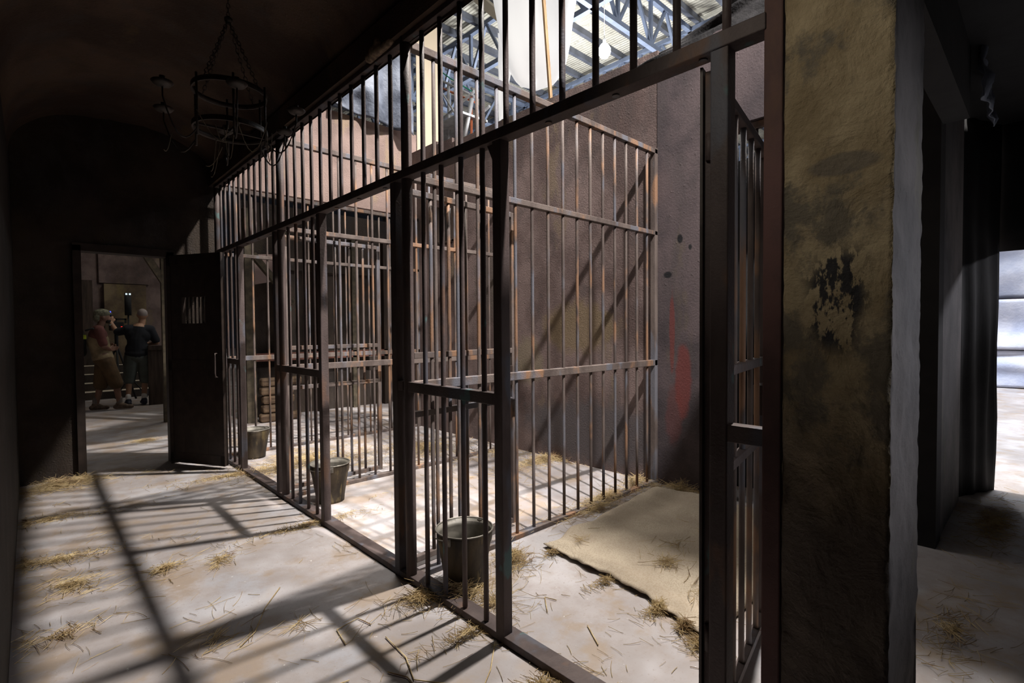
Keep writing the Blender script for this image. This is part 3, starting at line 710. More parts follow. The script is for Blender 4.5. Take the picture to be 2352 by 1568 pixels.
obj('chain', chain_bm((0, 0, 0.61), (0, 0, 0.97)), CHANI, root)
bm = bmesh.new(); bm_lathe(bm, [(0.001, 0.60), (0.02, 0.61), (0.02, 0.625), (0.001, 0.64)], 16); obj('hook_plate', bm, CHANI, root)
rnd = random.Random(3)
for q in range(9):
    a = rnd.uniform(0, 2 * PI); rr = rnd.uniform(0.12, 0.34); x, y = rr * math.cos(a), rr * math.sin(a); L = rnd.uniform(0.08, 0.2)
    a2 = a + rnd.uniform(0.15, 0.5); x2, y2 = rr * math.cos(a2), rr * math.sin(a2)
    bm = bmesh.new(); bm_path(bm, [(x + (x2 - x) * t / 8, y + (y2 - y) * t / 8, 0.02 - L * math.sin(PI * t / 8 * (1 if q % 2 else 0.55))) for t in range(9)], 0.004, 5)
    obj('cobweb', bm, COBW, root)
#@@BACKDROP
# ------------------------------------------------------------------ roof structure and backdrop
for q in range(38):
    y = -2 + q * 1.05
    bm = bmesh.new(); bm_box(bm, 1.0, 38, -0.075, 0.075, 11.78, 11.99)
    o = obj('roof_purlin', bm, PURL, None, (0, y, 0)); tag(o, 'grey steel purlin running under the warehouse roof sheets', 'beam', 'roof purlins')
def truss(name, a, b, z0, z1, n, label):
    a, b = Vector(a), Vector(b); root = empty(name, (a.x, a.y, 0), label, 'truss', 'blue grey steel roof trusses')
    d = b - a
    for nm, z in (('bottom_chord', z0), ('top_chord', z1)):
        bm = bmesh.new(); bm_bar(bm, (0, 0, z), (d.x, d.y, z), 0.15, 0.15); obj(nm, bm, STEEL, root)
    for i in range(n):
        p, q = d * (i / n), d * ((i + 1) / n); mid = (p + q) / 2
        for e0, e1 in (((p.x, p.y, z0), (mid.x, mid.y, z1)), ((mid.x, mid.y, z1), (q.x, q.y, z0))):
            bm = bmesh.new(); bm_bar(bm, e0, e1, 0.09, 0.09); obj('web', bm, STEEL, root)
        bm = bmesh.new(); bm_bar(bm, (p.x, p.y, z0), (p.x, p.y, z1), 0.10, 0.10); obj('web', bm, STEEL, root)
for i, x in enumerate((11.5, 17.0, 23.0, 30.0)):
    truss('roof_truss', (x, -1, 0), (x, 36, 0), 10.2, 11.68, 22, 'blue grey steel lattice truss running the length of the roof')
for i, y in enumerate((8.8, 17.0, 26.0)):
    truss('roof_truss', (2.0, y, 0), (34, y, 0), 10.2, 11.68, 18, 'blue grey steel lattice truss crossing the roof towards the bulb')
# hanging bulb
def bulb(loc, label, e):
    root = empty('hanging_bulb', loc, label, 'lamp', 'bare bulbs hanging from the roof')
    bm = bmesh.new(); bm_lathe(bm, [(0.001, -0.20), (0.07, -0.175), (0.115, -0.10), (0.115, -0.03), (0.07, 0.05), (0.028, 0.08)], 20); obj('glass', bm, GLASSB, root)
    bm = bmesh.new(); bm_lathe(bm, [(0.028, 0.075), (0.03, 0.16), (0.012, 0.18)], 16, (0, 0, 0), (True, True)); obj('socket', bm, WHITEC, root)
    bm = bmesh.new(); bm_bar(bm, (0, 0, 0.17), (0, 0, 12.0 - loc[2]), 0.014, seg=6); obj('cable', bm, WHITEC, root)
    lo = lamp('bulb_light', 'POINT', (loc[0], loc[1], loc[2] - 0.4), e, (0.93, 0.96, 1), 0.08)
bulb((8.0, 5.86, 6.62), 'bare lit bulb hanging on a white cable above the back wall', 120)
bulb((9.0, 3.93, 7.2), 'glaring bulb at the top edge above the draped black sheet', 120)
# white silk diffuser
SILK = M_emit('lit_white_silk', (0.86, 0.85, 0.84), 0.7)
root = empty('silk_diffuser', (6.3, 6.02, 6.55), 'large white silk bag hanging from the roof above the cells', 'light diffuser')
bm = bmesh.new(); nu, nv = 36, 30; g = []
for i in range(nu):
    a = 2 * PI * i / nu; row = []
    for j in range(nv + 1):
        t = j / nv
        prof = (1 - (1 - t) ** 6) ** 0.5 if t < 1 else 1
        rx = 0.70 * prof * (1 - 0.10 * math.sin(t * 7)); ry = rx
        z = -1.15 + 3.2 * t
        cr = 1 + 0.05 * math.sin(a * 5 + t * 4) * (1 - t) + 0.03 * noise.noise(Vector((math.cos(a) * 2, math.sin(a) * 2, t * 5)))
        row.append(bm.verts.new((rx * math.cos(a) * cr, ry * math.sin(a) * cr, z + 0.06 * math.sin(a * 2) * (1 - t))))
    g.append(row)
for i in range(nu):
    for j in range(nv):
        fc = bm.faces.new((g[i][j], g[(i + 1) % nu][j], g[(i + 1) % nu][j + 1], g[i][j + 1])); fc.smooth = True
obj('bag', bm, SILK, root)
bm = cloth_sheet((-0.3, 0.62, -0.1), (-0.3, 0.25, -0.35), (-0.32, 0.60, -1.7), (-0.3, 0.42, -1.55), 8, 14, 0.05, 5, (-1, 0, 0), 3); obj('hanging_flap', bm, SILK, root)
# a faint own light in the diffuser
bm = bmesh.new(); bm_bar(bm, (5.2, 4.85, 6.2), (5.2, 4.68, 4.25), 0.05, 0.03); o = obj('timber_batten', bm, POLEW)
tag(o, 'raw pine batten standing in front of the white silk bag', 'pole')
bm = bmesh.new(); bm_bar(bm, (4.22, 6.15, 2.0), (4.22, 6.15, 5.9), 0.36, 0.03)
bmesh.ops.rotate(bm, verts=bm.verts[:], cent=(4.22, 6.15, 0), matrix=Matrix.Rotation(-0.35, 3, 'Z')); o = obj('cream_board', bm, CREAM); tag(o, 'tall cream board standing behind the corner of the back wall', 'board')
bm = cloth_sheet((2.80, 6.12, 4.13), (3.93, 6.12, 4.02), (2.75, 6.12, 4.5), (3.93, 6.12, 5.4), 40, 24, 0.06, 5, (0, -1, 0), 1, (14, 0.03))
o = obj('dark_tarpaulin', bm, TARP); tag(o, 'blue black tarpaulin draped over the top of the pale far wall', 'tarpaulin')
bm = cloth_sheet((3.90, 2.60, 3.60), (3.90, 0.5, 3.50), (4.0, 2.45, 3.68), (4.0, 0.5, 4.1), 40, 12, 0.05, 6, (-1, 0, 0.2), 5)
o = obj('black_sheet', bm, TARPB); tag(o, 'black plastic sheet draped over the top of the back wall on the right', 'sheet')
bm = cloth_sheet((4.35, 0.5, 0), (4.35, 1.9, 0), (4.35, 0.5, 2.74), (4.35, 1.9, 2.74), 40, 10, 0.05, 5, (-1, 0, 0), 5, (30, 0.02))
o = obj('black_drape', bm, BLACKM); tag(o, 'black drape closing the view behind the barred opening', 'curtain')
bm = cloth_sheet((5.18, 0.52, 0), (5.70, 0.30, 0), (5.18, 0.52, 3.0), (5.70, 0.30, 3.0), 24, 10, 0.02, 5, (0, -1, 0), 5, (20, 0.01))
o = obj('black_drape', bm, BLACKM); tag(o, 'black drape left of the bright exit on the right', 'curtain')
bm = cloth_sheet((5.72, 0.36, 1.94), (5.72, -3.2, 1.94), (5.72, 0.36, 3.0), (5.72, -3.2, 3.0), 40, 6, 0.02, 5, (-1, 0, 0), 5, (20, 0.01))
o = obj('black_drape', bm, BLACKM); tag(o, 'black valance hanging over the bright exit', 'curtain')
bm = cloth_sheet((4.0, 0.27, 2.66), (4.6, 0.27, 2.64), (4.0, 0.30, 3.0), (4.6, 0.30, 3.0), 20, 8, 0.05, 5, (0, -1, 0), 5, (20, 0.01))
o = obj('grey_cloth', bm, TARP); tag(o, 'crumpled grey cloth under the passage ceiling at the top right', 'cloth')
# pale tarpaulins outside on a timber frame
for (z0, z1, s) in ((0.02, 0.80, 1), (0.82, 1.88, 2), (1.90, 3.2, 3)):
    bm = cloth_sheet((15, 2.6, z0), (15, -2.5, z0), (15, 2.6, z1), (15, -2.5, z1), 60, 14, 0.10, 4, (-1, 0, 0), s, (5, 0.02))
    o = obj('pale_tarpaulin', bm, TARPG); tag(o, ['lowest of the three pale tarpaulin strips outside the exit', 'middle one of the three pale tarpaulin strips outside the exit', 'topmost of the three pale tarpaulin strips outside the exit'][s - 1], 'tarpaulin', 'pale blue tarpaulins on the wall outside')
bm = cloth_sheet((4.55, 0.3, 3.6), (4.55, 2.02, 3.6), (4.55, 0.3, 6.9), (4.55, 2.02, 6.9), 12, 8, 0.02, 3, (-1, 0, 0), 2)  # unseen cloth added to block the key lamp over the mat
root = empty('shade_flag', (4.55, 1.0, 3.6), 'unseen black cloth flag added behind the back wall to shade the mat', 'curtain')
for v in bm.verts: v.co -= Vector((4.55, 1.0, 3.6))
obj('cloth', bm, BLACKM, root)
for yy in (-0.6, 0.7):
    bm = bmesh.new(); bm_bar(bm, (0, yy, 3.28), (0, yy, 8.42), 0.02, seg=6); obj('rope', bm, BLACKM, root)
box_struct('wall_outside', PINK, (15.2, 15.3, -4, 4, 0, 3.4), label='wall behind the pale tarpaulins outside')
# scaffold
root = empty('scaffold', (6.5, 8.7, 0), 'white and rusty scaffold tubes behind the cream board', 'scaffold')
def sc(a, b, d, mt, nm='tube'):
    bm = bmesh.new(); bm_bar(bm, tuple(Vector(a) - Vector((6.5, 8.7, 0))), tuple(Vector(b) - Vector((6.5, 8.7, 0))), d, seg=10); obj(nm, bm, mt, root)
sc((6.5, 9.55, 6.98), (6.5, 7.9, 5.93), 0.05, SCAFF); sc((6.6, 9.55, 6.80), (6.6, 8.0, 5.88), 0.045, ORANGE)
sc((6.5, 9.5, 5.70), (6.5, 7.9, 6.03), 0.06, SCAFF); sc((6.9, 9.5, 5.45), (6.9, 7.9, 5.86), 0.06, SCAFF); sc((6.4, 9.2, 6.75), (6.4, 8.3, 5.6), 0.04, SCAFF)
sc((6.5, 8.75, 0), (6.5, 8.75, 6.5), 0.06, SCAFF); sc((6.5, 9.5, 0), (6.5, 9.5, 7.0), 0.06, SCAFF); sc((6.5, 8.0, 0), (6.5, 8.0, 5.95), 0.05, ORANGE); sc((6.6, 7.8, 0), (6.6, 7.8, 5.8), 0.05, ORANGE)
sc((6.4, 8.3, 4.6), (6.4, 7.85, 5.85), 0.09, SCAFF, 'boom'); 
bm = bmesh.new()
for q in range(3): bm_box(bm, -0.3 + q * 0.22, -0.1 + q * 0.22, -0.8, 0.8, 5.52, 5.56)
obj('deck_board', bm, SCAFF, root)
root = empty('light_boom', (6.9, 7.55, 0), 'slim white lighting boom left of the silk bag', 'lighting stand')
bm = bmesh.new(); bm_bar(bm, (0, 0.25, 0), (0, 0.25, 5.0), 0.05, seg=10); obj('pole', bm, SCAFF, root)
bm = bmesh.new(); bm_bar(bm, (0, 0.25, 5.0), (0, -0.25, 7.6), 0.06, seg=10); obj('arm', bm, SCAFF, root)
bm = bmesh.new(); bm_bar(bm, (0, 0.05, 6.0), (0, -0.02, 6.4), 0.11, seg=10); obj('clamp', bm, SCAFF, root)
bm = bmesh.new(); bm_path(bm, [(6.56, 9.5, 7.2), (6.56, 8.75, 6.6), (6.56, 8.05, 6.1)], 0.025, 6); o = obj('green_rope', bm, GREENR); tag(o, 'green rope stretched behind the scaffold tubes', 'rope')
bm = bmesh.new(); bm_bar(bm, (10.5, 12.4, 11.6), (10.5, 11.2, 10.4), 0.45, 0.25); o = obj('cream_duct', bm, CREAM); tag(o, 'short cream duct under the roof above the scaffold', 'duct')
# dark flats behind the set, under the roof
box_struct('wall_studio_dark', BLACKM, (9.0, 9.1, 5.5, 16, 0, 6.3), label='dark studio flat behind the back wall')
# cloth glimpsed through the small window
bm = cloth_sheet((4.09, 5.36, 2.55), (4.09, 5.50, 2.5), (4.09, 5.34, 3.7), (4.09, 5.50, 3.7), 8, 8, 0.03, 5, (-1, 0, 0), 1); o = obj('hanging_cloth', bm, WHITEC)
tag(o, 'white cloth glimpsed through the small window in the back wall', 'cloth')
#@@HALL
# ------------------------------------------------------------------ far hall furniture and set pieces
for i, (z, y) in enumerate(((0.15, 12.9), (0.30, 13.2), (0.46, 13.5), (0.62, 13.8))):
    bm = bmesh.new(); bm_box(bm, -0.2, 2.25, 0, 0.34, z - 0.16 if i else 0, z)
    for fc in bm.faces: fc.material_index = 0 if min(v.co.z for v in fc.verts) > z - 0.01 else 1  # light from above put into the colours: pale treads, dark risers
    o = obj('stone_step', bm, [STONE, DARKW], None, (0, y, 0), bevel=0.006); tag(o, ['lowest', 'second lowest', 'second highest', 'highest'][i] + ' of the four pale steps behind the two people', 'step', 'steps in the far hall')
bm = bmesh.new(); bm_box(bm, 0.40, 1.02, -0.04, 0.04, 0, 2.46); o = obj('wooden_panel', bm, DWOOD, None, (0, 14.4, 0)); tag(o, 'dark timber panel at the left of the far hall wall', 'panel')
bm = bmesh.new(); bm_box(bm, 1.22, 1.98, -0.04, 0.04, 0.62, 2.40); o = obj('wooden_door', bm, M_wall('dim_ochre_boards', (0.10, 0.07, 0.045), (0.19, 0.145, 0.085), 0.5), None, (0, 14.42, 0)); tag(o, 'dim ochre boarded recess behind the round lamp', 'panel')
root = empty('braced_post', (1.47, 9.0, 0), 'olive post with an angled brace at the right side of the doorway view', 'post')
bm = bmesh.new(); bm_box(bm, -0.05, 0.05, -0.05, 0.05, 0, 3.0); obj('post', bm, OLIVE, root)
bm = bmesh.new(); bm_bar(bm, (0.0, 0, 2.05), (-0.32, 0, 2.62), 0.09, 0.09); obj('brace', bm, OLIVE, root)
bm = bmesh.new(); bm_box(bm, 1.55, 2.3, 0, 0.08, 1.0, 1.08); bm_box(bm, 1.55, 2.3, 0.02, 0.06, 0, 1.0); o = obj('low_panel', bm, DWOOD, None, (0, 11.2, 0)); tag(o, 'dark low timber panel at the right of the far hall', 'panel')
# things beyond the furthest grille
root = empty('braced_pillar', (2.33, 8.0, 0), 'rough olive pillar with a brace just beyond the furthest partition', 'pillar')
bm = bmesh.new(); bm_box(bm, -0.07, 0.06, -0.06, 0.06, 0, 3.1); obj('post', bm, OLIVE, root)
bm = bmesh.new(); bm_bar(bm, (0.05, -0.02, 2.45), (0.62, -0.02, 1.75), 0.10, 0.08); obj('brace', bm, OLIVE, root)
bm = bmesh.new(); bm_box(bm, 2.42, 2.95, 0, 0.1, 0, 0.45)
for v in bm.verts:
    if v.co.z > 0.2 and v.co.x > 2.5: v.co.z += 0.05
    if v.co.z < 0.2 and v.co.x > 2.5: v.co.z += 0.12
o = obj('plaster_soffit', bm, PINK, None, (0, 8.15, 2.02)); tag(o, 'pale slanted plaster panel up behind the furthest grille', 'panel')
k = 0
rnd = random.Random(9)
for row in range(5):
    bm = bmesh.new(); hh = 0.125
    for v in range(1):
        bm_bar(bm, (-0.35 + rnd.uniform(-0.03, 0.05), 0, 0), (0.12 + rnd.uniform(0, 0.3), rnd.uniform(-0.03, 0.03), 0), 0.15, 0.12)
    o = obj('split_log', bm, LOG, None, (2.75, 7.9, 0.065 + row * 0.13), bevel=0.03)
    tag(o, ['bottom log', 'second log from the floor', 'middle log', 'second log from the top', 'top log'][row] + ' in the stack of split timber beyond the far grille', 'log', 'stacked split timber')
bm = bmesh.new(); bm_bar(bm, (2.35, 8.3, 0.93), (5.0, 8.3, 0.93), 0.1, 0.12); o = obj('timber_rail', bm, M_wood('red_brown_timber', (0.14, 0.06, 0.045), (0.22, 0.10, 0.075), 'X')); tag(o, 'red brown timber rail across the dark wall beyond the far grille', 'rail')
for i, x in enumerate((2.95, 3.5, 4.1, 4.7)):
    bm = bmesh.new(); bm_box(bm, -0.06, 0.06, -0.05, 0.05, 0, 2.9); o = obj('timber_stud', bm, [OLIVE, DWOOD][i % 2], None, (x, 8.30, 0))
    tag(o, ['first', 'second', 'third', 'fourth'][i] + ' upright timber stud from the left on the dark wall beyond the far grille', 'stud', 'timber studs beyond the far grille')

# ------------------------------------------------------------------ people
def rot_to(d): return Vector((0, 0, 1)).rotation_difference(Vector(d).normalized()).to_matrix().to_4x4()
def blob_bm(bm, caps, ells):
    for a, b, ra, rb in caps:
        a, b = Vector(a), Vector(b); d = b - a; L = d.length
        if L < 1e-5: continue
        M = Matrix.Translation(a) @ rot_to(d); seg = 14; rings = []
        prof = [(ra * math.cos(t), -ra * math.sin(t)) for t in (1.5, 1.0, 0.5)] + [(ra, 0), ((ra + rb) / 2, L / 2), (rb, L)] + [(rb * math.cos(t), L + rb * math.sin(t)) for t in (0.5, 1.0, 1.5)]
        for rr, z in prof: rings.append([bm.verts.new(M @ Vector((rr * math.cos(2 * PI * k / seg), rr * math.sin(2 * PI * k / seg), z))) for k in range(seg)])
        for A, B in zip(rings, rings[1:]):
            for k in range(seg): bm.faces.new((A[k], A[(k + 1) % seg], B[(k + 1) % seg], B[k]))
        bm.faces.new(rings[0][::-1]); bm.faces.new(rings[-1])
    for c, rad, rz in ells:
        M = Matrix.Translation(Vector(c)) @ Matrix.Rotation(rz, 4, 'Z') @ Matrix.Diagonal((*rad, 1))
        bmesh.ops.create_icosphere(bm, subdivisions=3, radius=1, matrix=M)
def organic(name, caps, ells, mat, parent, vox=0.008, smooth=3):
    bm = bmesh.new(); blob_bm(bm, caps, ells)
    o = obj(name, bm, mat, parent)
    md = o.modifiers.new('remesh', 'REMESH'); md.mode = 'VOXEL'; md.voxel_size = vox; md.use_smooth_shade = True
    if smooth: sm = o.modifiers.new('smooth', 'SMOOTH'); sm.iterations = smooth; sm.factor = 0.5
    return o
def hand_caps(wr, d, side, curl=0.6, s=1.0):
    """palm + five fingers from wrist wr along d, 'side' the thumb direction"""
    wr, d, side = Vector(wr), Vector(d).normalized(), Vector(side).normalized(); nrm = d.cross(side).normalized(); caps = []
    for i, (off, L) in enumerate(((0.028, 0.068), (0.010, 0.076), (-0.010, 0.070), (-0.028, 0.056))):
        k = wr + d * 0.085 * s + side * off * s
        caps.append((wr + d * 0.01 + side * off * 0.7 * s, k, 0.014 * s, 0.012 * s))
        m_ = k + (d * math.cos(curl * 0.5) + nrm * math.sin(curl * 0.5)) * L * 0.5 * s
        t_ = m_ + (d * math.cos(curl * 1.4) + nrm * math.sin(curl * 1.4)) * L * 0.5 * s
        caps += [(k, m_, 0.0095 * s, 0.0085 * s), (m_, t_, 0.0085 * s, 0.007 * s)]
    b = wr + d * 0.025 * s + side * 0.03 * s; k = b + (side * 0.7 + d * 0.7).normalized() * 0.035 * s; t_ = k + (d * 0.85 + nrm * 0.5).normalized() * 0.03 * s
    caps += [(wr, b, 0.014 * s, 0.013 * s), (b, k, 0.0125 * s, 0.0105 * s), (k, t_, 0.0105 * s, 0.008 * s)]
    return caps
SKIN = M_flat('tan_skin', (0.42, 0.24, 0.15), 0.55, 0, 0.12, 8)
SKIND = M_flat('brown_skin', (0.22, 0.12, 0.085), 0.55, 0, 0.12, 8)  # darker brown skin of the man in the cap
SCALP = M_flat('shaved_grey_hair', (0.30, 0.26, 0.25), 0.7, 0, 0.15, 90)
def shoe(nm, ank, toe, mat, sole, parent):
    a, t = Vector(ank), Vector(toe); d = (t - a); d.z = 0; d.normalize()
    heel = Vector((a.x, a.y, t.z)) - d * 0.05
    o = organic(nm, [(heel + Vector((0, 0, 0.02)), t + Vector((0, 0, 0.012)), 0.042, 0.036), (heel + d * 0.04 + Vector((0, 0, 0.07)), t - d * 0.07 + Vector((0, 0, 0.02)), 0.045, 0.04), (a, heel + d * 0.05 + Vector((0, 0, 0.05)), 0.048, 0.05)], [], mat, parent, 0.01, 2)
    return o
lump = organic('trim_4', [((1.43, 2.42, 2.875), (1.43, 2.66, 2.875), 0.02, 0.03), ((1.44, 2.5, 2.88), (1.42, 2.56, 2.93), 0.025, 0.02)], [((1.43, 2.6, 2.89), (0.03, 0.06, 0.035), 0)], M_flat('crumbled_plaster', (0.17, 0.12, 0.08), 0.9, 0, 0.5, 40, 0.6), None, 0.012, 1)
lump['kind'] = 'structure'; lump['label'] = 'crumbled plaster lump on the dark beam above the bars'
# right-hand man: back to the camera, left arm raised to the camera, right elbow out
root = empty('person', (1.42, 11.4, 0), 'person in navy t-shirt and grey green shorts, back turned, holding up a phone', 'person', rz=-0.12)
# local: x right, y away from the viewer, z up
caps = [((-0.09, 0, 0.90), (-0.13, 0.03, 0.50), 0.085, 0.058), ((-0.13, 0.03, 0.50), (-0.15, -0.02, 0.12), 0.052, 0.036), ((-0.15, -0.02, 0.12), (-0.15, -0.04, 0.07), 0.036, 0.034),
        ((0.09, 0, 0.90), (0.10, 0.02, 0.50), 0.085, 0.058), ((0.10, 0.02, 0.50), (0.08, 0.0, 0.12), 0.056, 0.036), ((0.08, 0.0, 0.12), (0.08, -0.02, 0.07), 0.036, 0.034),
        ((0.0, 0, 0.93), (0.0, 0.0, 1.20), 0.135, 0.13), ((0.0, 0, 1.2), (0.03, 0.0, 1.38), 0.14, 0.12), ((-0.12, 0, 1.38), (0.19, 0, 1.36), 0.075, 0.075),
        ((0.06, 0.0, 1.40), (0.085, 0.02, 1.55), 0.058, 0.052),
        ((-0.14, 0, 1.37), (-0.29, 0.06, 1.33), 0.058, 0.048), ((-0.29, 0.06, 1.33), (-0.37, 0.12, 1.50), 0.044, 0.030),
        ((0.20, 0, 1.36), (0.29, 0.02, 1.13), 0.055, 0.045), ((0.29, 0.02, 1.13), (0.17, 0.18, 1.10), 0.043, 0.029)]
caps += hand_caps((-0.37, 0.12, 1.50), (0.05, 0.1, 1), (1, 0.2, 0), 1.2)
caps += hand_caps((0.17, 0.18, 1.10), (-0.8, 0.5, 0.1), (0, 0.2, 1), 0.9)
ells = [((0.0, 0.0, 0.93), (0.17, 0.125, 0.12), 0), ((0.02, 0.0, 1.27), (0.185, 0.12, 0.17), 0),
        ((0.085, 0.02, 1.645), (0.073, 0.092, 0.10), 0.25), ((0.075, 0.085, 1.60), (0.05, 0.045, 0.055), 0.25), ((0.06, 0.118, 1.625), (0.013, 0.02, 0.022), 0), ((0.07, 0.108, 1.585), (0.024, 0.012, 0.009), 0),
        ((0.012, 0.01, 1.635), (0.012, 0.02, 0.032), 0), ((0.158, 0.03, 1.635), (0.012, 0.02, 0.032), 0)]
organic('body', caps, ells, SKIN, root, 0.0075, 2)
organic('short_hair', [], [((0.088, 0.008, 1.668), (0.077, 0.092, 0.088), 0.25)], SCALP, root, 0.01, 1)
organic('t_shirt', [((0.0, 0, 0.92), (0.0, 0.0, 1.20), 0.150, 0.150), ((0.0, 0, 1.2), (0.03, 0.0, 1.36), 0.150, 0.13), ((-0.13, 0, 1.38), (0.19, 0, 1.37), 0.088, 0.088), ((-0.14, 0, 1.37), (-0.27, 0.05, 1.335), 0.078, 0.072), ((0.20, 0, 1.36), (0.275, 0.015, 1.18), 0.078, 0.070)],
        [((0.0, 0.0, 0.94), (0.195, 0.155, 0.10), 0), ((0.0, 0.0, 1.02), (0.185, 0.145, 0.16), 0), ((0.02, 0.0, 1.27), (0.20, 0.135, 0.17), 0)], M_flat('dark_navy_cotton', (0.010, 0.012, 0.018), 0.9, 0, 0.25, 6, 0.4), root, 0.01, 3)
organic('shorts', [((-0.09, 0, 0.88), (-0.13, 0.03, 0.47), 0.115, 0.095), ((0.09, 0, 0.88), (0.105, 0.02, 0.47), 0.115, 0.095)], [((0.0, 0.0, 0.88), (0.18, 0.138, 0.12), 0)], M_flat('grey_green_cotton', (0.10, 0.115, 0.105), 0.9, 0, 0.2, 6, 0.4), root, 0.01, 3)
for x, y in ((-0.15, -0.03), (0.08, -0.01)):
    organic('sock', [((x, y, 0.18), (x, y, 0.09), 0.043, 0.040)], [], WHITEC, root, 0.008, 1)
    shoe('shoe', (x, y, 0.09), (x - 0.03, y + 0.17, 0.03), M_flat('navy_trainer', (0.02, 0.025, 0.045), 0.6), None, root)
bm = bmesh.new(); bm_lathe(bm, [(0.036, -0.012), (0.038, 0.0), (0.036, 0.012)], 20); o = obj('wristwatch', bm, M_flat('pale_watch_face', (0.5, 0.75, 0.75), 0.3), root, (-0.365, 0.115, 1.475)); o.rotation_euler = (0.3, -0.35, 0)
# left-hand man: profile facing right
root = empty('person', (0.93, 11.05, 0), 'person in olive cap, tan vest and brown shorts, standing sideways with legs apart', 'person', rz=0.0)
caps = [((-0.03, 0.07, 0.86), (-0.06, 0.08, 0.48), 0.088, 0.06), ((-0.06, 0.08, 0.48), (-0.13, 0.09, 0.12), 0.055, 0.038), ((-0.13, 0.09, 0.12), (-0.14, 0.09, 0.07), 0.038, 0.036),
        ((0.0, -0.07, 0.86), (0.12, -0.08, 0.50), 0.09, 0.06), ((0.12, -0.08, 0.50), (0.17, -0.06, 0.12), 0.056, 0.038), ((0.17, -0.06, 0.12), (0.17, -0.06, 0.07), 0.038, 0.036),
        ((-0.03, 0, 0.90), (-0.08, 0.0, 1.15), 0.125, 0.12), ((-0.08, 0.0, 1.15), (-0.09, 0, 1.36), 0.125, 0.10), ((-0.09, -0.14, 1.36), (-0.09, 0.14, 1.36), 0.065, 0.065),
        ((-0.08, 0, 1.38), (-0.03, 0, 1.50), 0.055, 0.052),
        ((-0.09, -0.17, 1.36), (-0.03, -0.20, 1.10), 0.056, 0.045), ((-0.03, -0.20, 1.10), (0.05, -0.08, 1.04), 0.043, 0.030),
        ((-0.09, 0.16, 1.36), (0.0, 0.20, 1.12), 0.056, 0.045), ((0.0, 0.20, 1.12), (0.06, 0.12, 1.08), 0.043, 0.030)]
caps += hand_caps((0.05, -0.08, 1.04), (0.7, 0.6, 0.1), (0, 0, 1), 0.9)
caps += hand_caps((0.06, 0.12, 1.08), (0.8, -0.5, 0.1), (0, 0, 1), 0.9)
ells = [((-0.03, 0.0, 0.92), (0.125, 0.165, 0.12), 0), ((-0.09, 0.0, 1.24), (0.125, 0.175, 0.17), 0),
        ((-0.015, 0, 1.595), (0.092, 0.073, 0.10), 0), ((0.045, 0, 1.55), (0.045, 0.05, 0.055), 0), ((0.082, 0, 1.575), (0.02, 0.013, 0.022), 0), ((0.075, 0, 1.535), (0.012, 0.024, 0.009), 0),
        ((-0.02, -0.073, 1.58), (0.02, 0.012, 0.032), 0), ((-0.02, 0.073, 1.58), (0.02, 0.012, 0.032), 0)]
organic('body', caps, ells, SKIND, root, 0.0075, 2)
organic('beard', [], [((0.045, 0, 1.53), (0.045, 0.05, 0.05), 0)], M_flat('dark_beard', (0.03, 0.022, 0.018), 0.9), root, 0.01, 1)
organic('cap', [((0.03, 0, 1.655), (0.10, 0, 1.64), 0.028, 0.016)], [((-0.03, 0, 1.655), (0.118, 0.095, 0.075), 0), ((-0.10, 0, 1.585), (0.05, 0.085, 0.09), 0)], M_flat('olive_camouflage', (0.17, 0.17, 0.12), 0.9, 0, 0.5, 30), root, 0.009, 2)
organic('shirt', [((-0.09, -0.13, 1.37), (-0.09, 0.13, 1.37), 0.082, 0.082), ((-0.09, -0.17, 1.36), (-0.04, -0.195, 1.14), 0.072, 0.064), ((-0.09, 0.16, 1.36), (-0.01, 0.195, 1.16), 0.072, 0.064)], [((-0.09, 0, 1.27), (0.13, 0.18, 0.16), 0)], M_flat('maroon_sleeves', (0.13, 0.045, 0.04), 0.9, 0, 0.2, 8, 0.4), root, 0.01, 2)
organic('vest', [((-0.03, 0, 0.90), (-0.08, 0.0, 1.15), 0.145, 0.14)], [((-0.03, 0, 0.90), (0.15, 0.175, 0.13), 0), ((-0.09, 0, 1.17), (0.15, 0.18, 0.19), 0)], M_flat('tan_canvas', (0.26, 0.20, 0.12), 0.9, 0, 0.3, 8, 0.4), root, 0.01, 3)
organic('shorts', [((-0.02, 0.07, 0.84), (-0.065, 0.08, 0.44), 0.12, 0.105), ((0.0, -0.07, 0.84), (0.125, -0.08, 0.46), 0.12, 0.105)], [((-0.02, 0, 0.86), (0.15, 0.18, 0.11), 0)], M_flat('brown_canvas', (0.10, 0.062, 0.03), 0.9, 0, 0.25, 8, 0.4), root, 0.01, 3)
for x, y, tx in ((-0.14, 0.09, -0.02), (0.17, -0.06, 0.33)):
    organic('sock', [((x, y, 0.20), (x, y, 0.10), 0.044, 0.042)], [], M_flat('grey_wool', (0.16, 0.14, 0.13), 0.9), root, 0.008, 1)
    shoe('shoe', (x, y, 0.10), (tx if tx > 0.2 else x + 0.15, y - 0.03, 0.032), M_flat('brown_suede', (0.14, 0.10, 0.075), 0.8, 0, 0.4, 20), None, root)
root = empty('backpack', (0.60, 11.05, 1.0), 'black backpack with a lime green tab on the back of the person in the cap', 'backpack')
organic('pack', [((0.01, 0, 0.0), (-0.01, 0, 0.33), 0.085, 0.075)], [((0, 0, 0.15), (0.09, 0.14, 0.24), 0)], BLACKM, root, 0.012, 3)
bm = bmesh.new(); bm_box(bm, 0.03, 0.08, -0.155, -0.13, 0.22, 0.29); obj('tab', bm, M_flat('lime_webbing', (0.35, 0.42, 0.03), 0.8), root, bevel=0.006)
bm = bmesh.new(); bm_path(bm, [(0.07, -0.15, 0.36), (0.16, -0.185, 0.40), (0.27, -0.17, 0.30), (0.26, -0.16, 0.12)], 0.035, 6); obj('strap', bm, BLACKM, root)
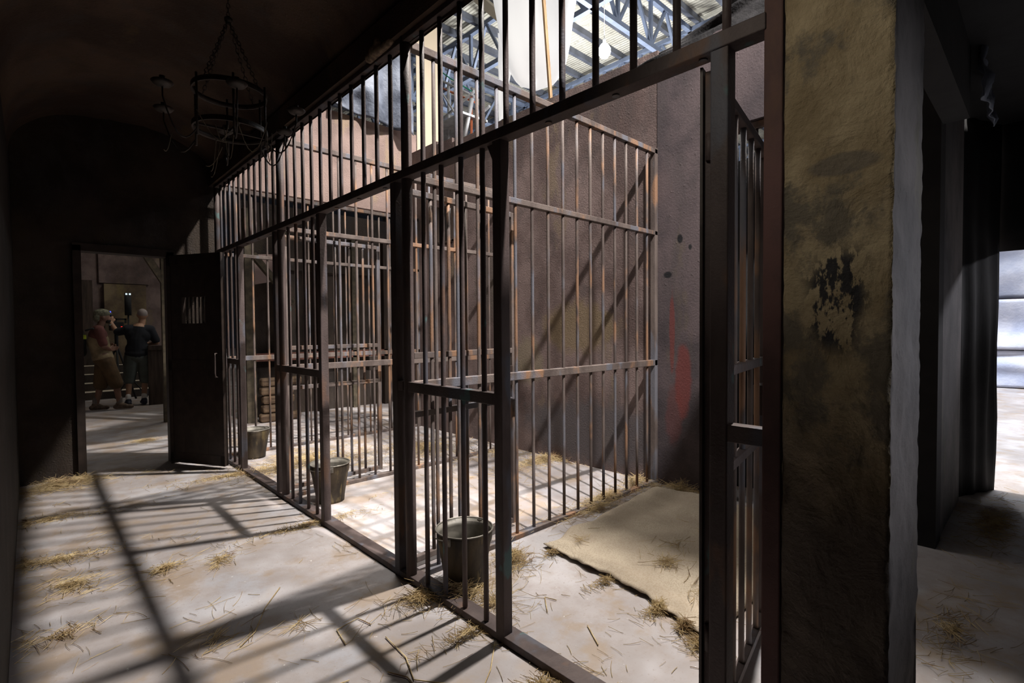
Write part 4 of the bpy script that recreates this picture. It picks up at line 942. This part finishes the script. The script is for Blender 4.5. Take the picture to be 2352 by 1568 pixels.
# phone held up by the raised hand
root = empty('mobile_phone', (1.035, 11.5, 1.60), 'small phone with a glowing blue screen in the raised hand', 'phone')
bm = bmesh.new(); bm_box(bm, -0.035, 0.035, -0.005, 0.005, 0, 0.11); obj('case', bm, BLACKM, root)
bm = bmesh.new(); bm_box(bm, -0.03, 0.03, -0.007, -0.0055, 0.045, 0.105); obj('screen', bm, M_emit('blue_screen', (0.12, 0.16, 1.0), 0.9), root)
# film camera on a tripod
root = empty('film_camera', (1.20, 12.2, 0), 'black film camera on a tripod with a small red light between the two people', 'camera')
bm = bmesh.new(); bm_box(bm, -0.10, 0.10, -0.18, 0.12, 1.36, 1.52); obj('camera_body', bm, BLACKM, root, bevel=0.01)
bm = bmesh.new(); bm_box(bm, -0.02, 0.16, -0.02, 0.02, 1.56, 1.59); bm_box(bm, -0.02, 0.01, -0.02, 0.02, 1.5, 1.59); bm_box(bm, 0.13, 0.16, -0.02, 0.02, 1.5, 1.59); obj('top_handle', bm, BLACKM, root)
bm = bmesh.new(); bm_bar(bm, (0, 0.12, 1.44), (0, 0.34, 1.44), 0.11, seg=18); obj('lens', bm, BLACKM, root)
bm = bmesh.new(); bm_box(bm, 0.055, 0.085, -0.184, -0.18, 1.42, 1.435); obj('tally_light', bm, M_emit('red_tally', (1.0, 0.03, 0.02), 2.0), root)
bm = bmesh.new(); bm_bar(bm, (0, 0, 0.95), (0, 0, 1.36), 0.06, seg=12); obj('head', bm, BLACKM, root)
for a in (0.5, 2.6, 4.7):
    bm = bmesh.new(); bm_bar(bm, (0, 0, 1.1), (0.34 * math.cos(a), 0.34 * math.sin(a), 0.02), 0.035, seg=10); leg = obj('leg', bm, BLACKM, root)
# slim round lamp on a stand behind them
root = empty('stand_lamp', (1.43, 12.55, 0), 'slim black lamp head with two bright glints on a stand behind the people', 'lamp')
bm = bmesh.new(); bm_bar(bm, (0, 0, 1.66), (0, 0, 2.10), 0.11, seg=20); obj('housing', bm, BLACKM, root)
for s in (-1, 1):
    bm = bmesh.new(); bm_bar(bm, (s * 0.028, -0.057, 2.06), (s * 0.028, -0.057, 2.09), 0.03, seg=10); obj('light_window', bm, M_emit('white_glint', (0.8, 0.95, 1.0), 0.9), root)
bm = bmesh.new(); bm_bar(bm, (0, 0, 0.3), (0, 0, 1.66), 0.03, seg=10); obj('pole', bm, BLACKM, root)
for a in (0.3, 2.4, 4.5):
    bm = bmesh.new(); bm_bar(bm, (0, 0, 0.45), (0.3 * math.cos(a), 0.3 * math.sin(a), 0.01), 0.022, seg=8); obj('leg', bm, BLACKM, root)
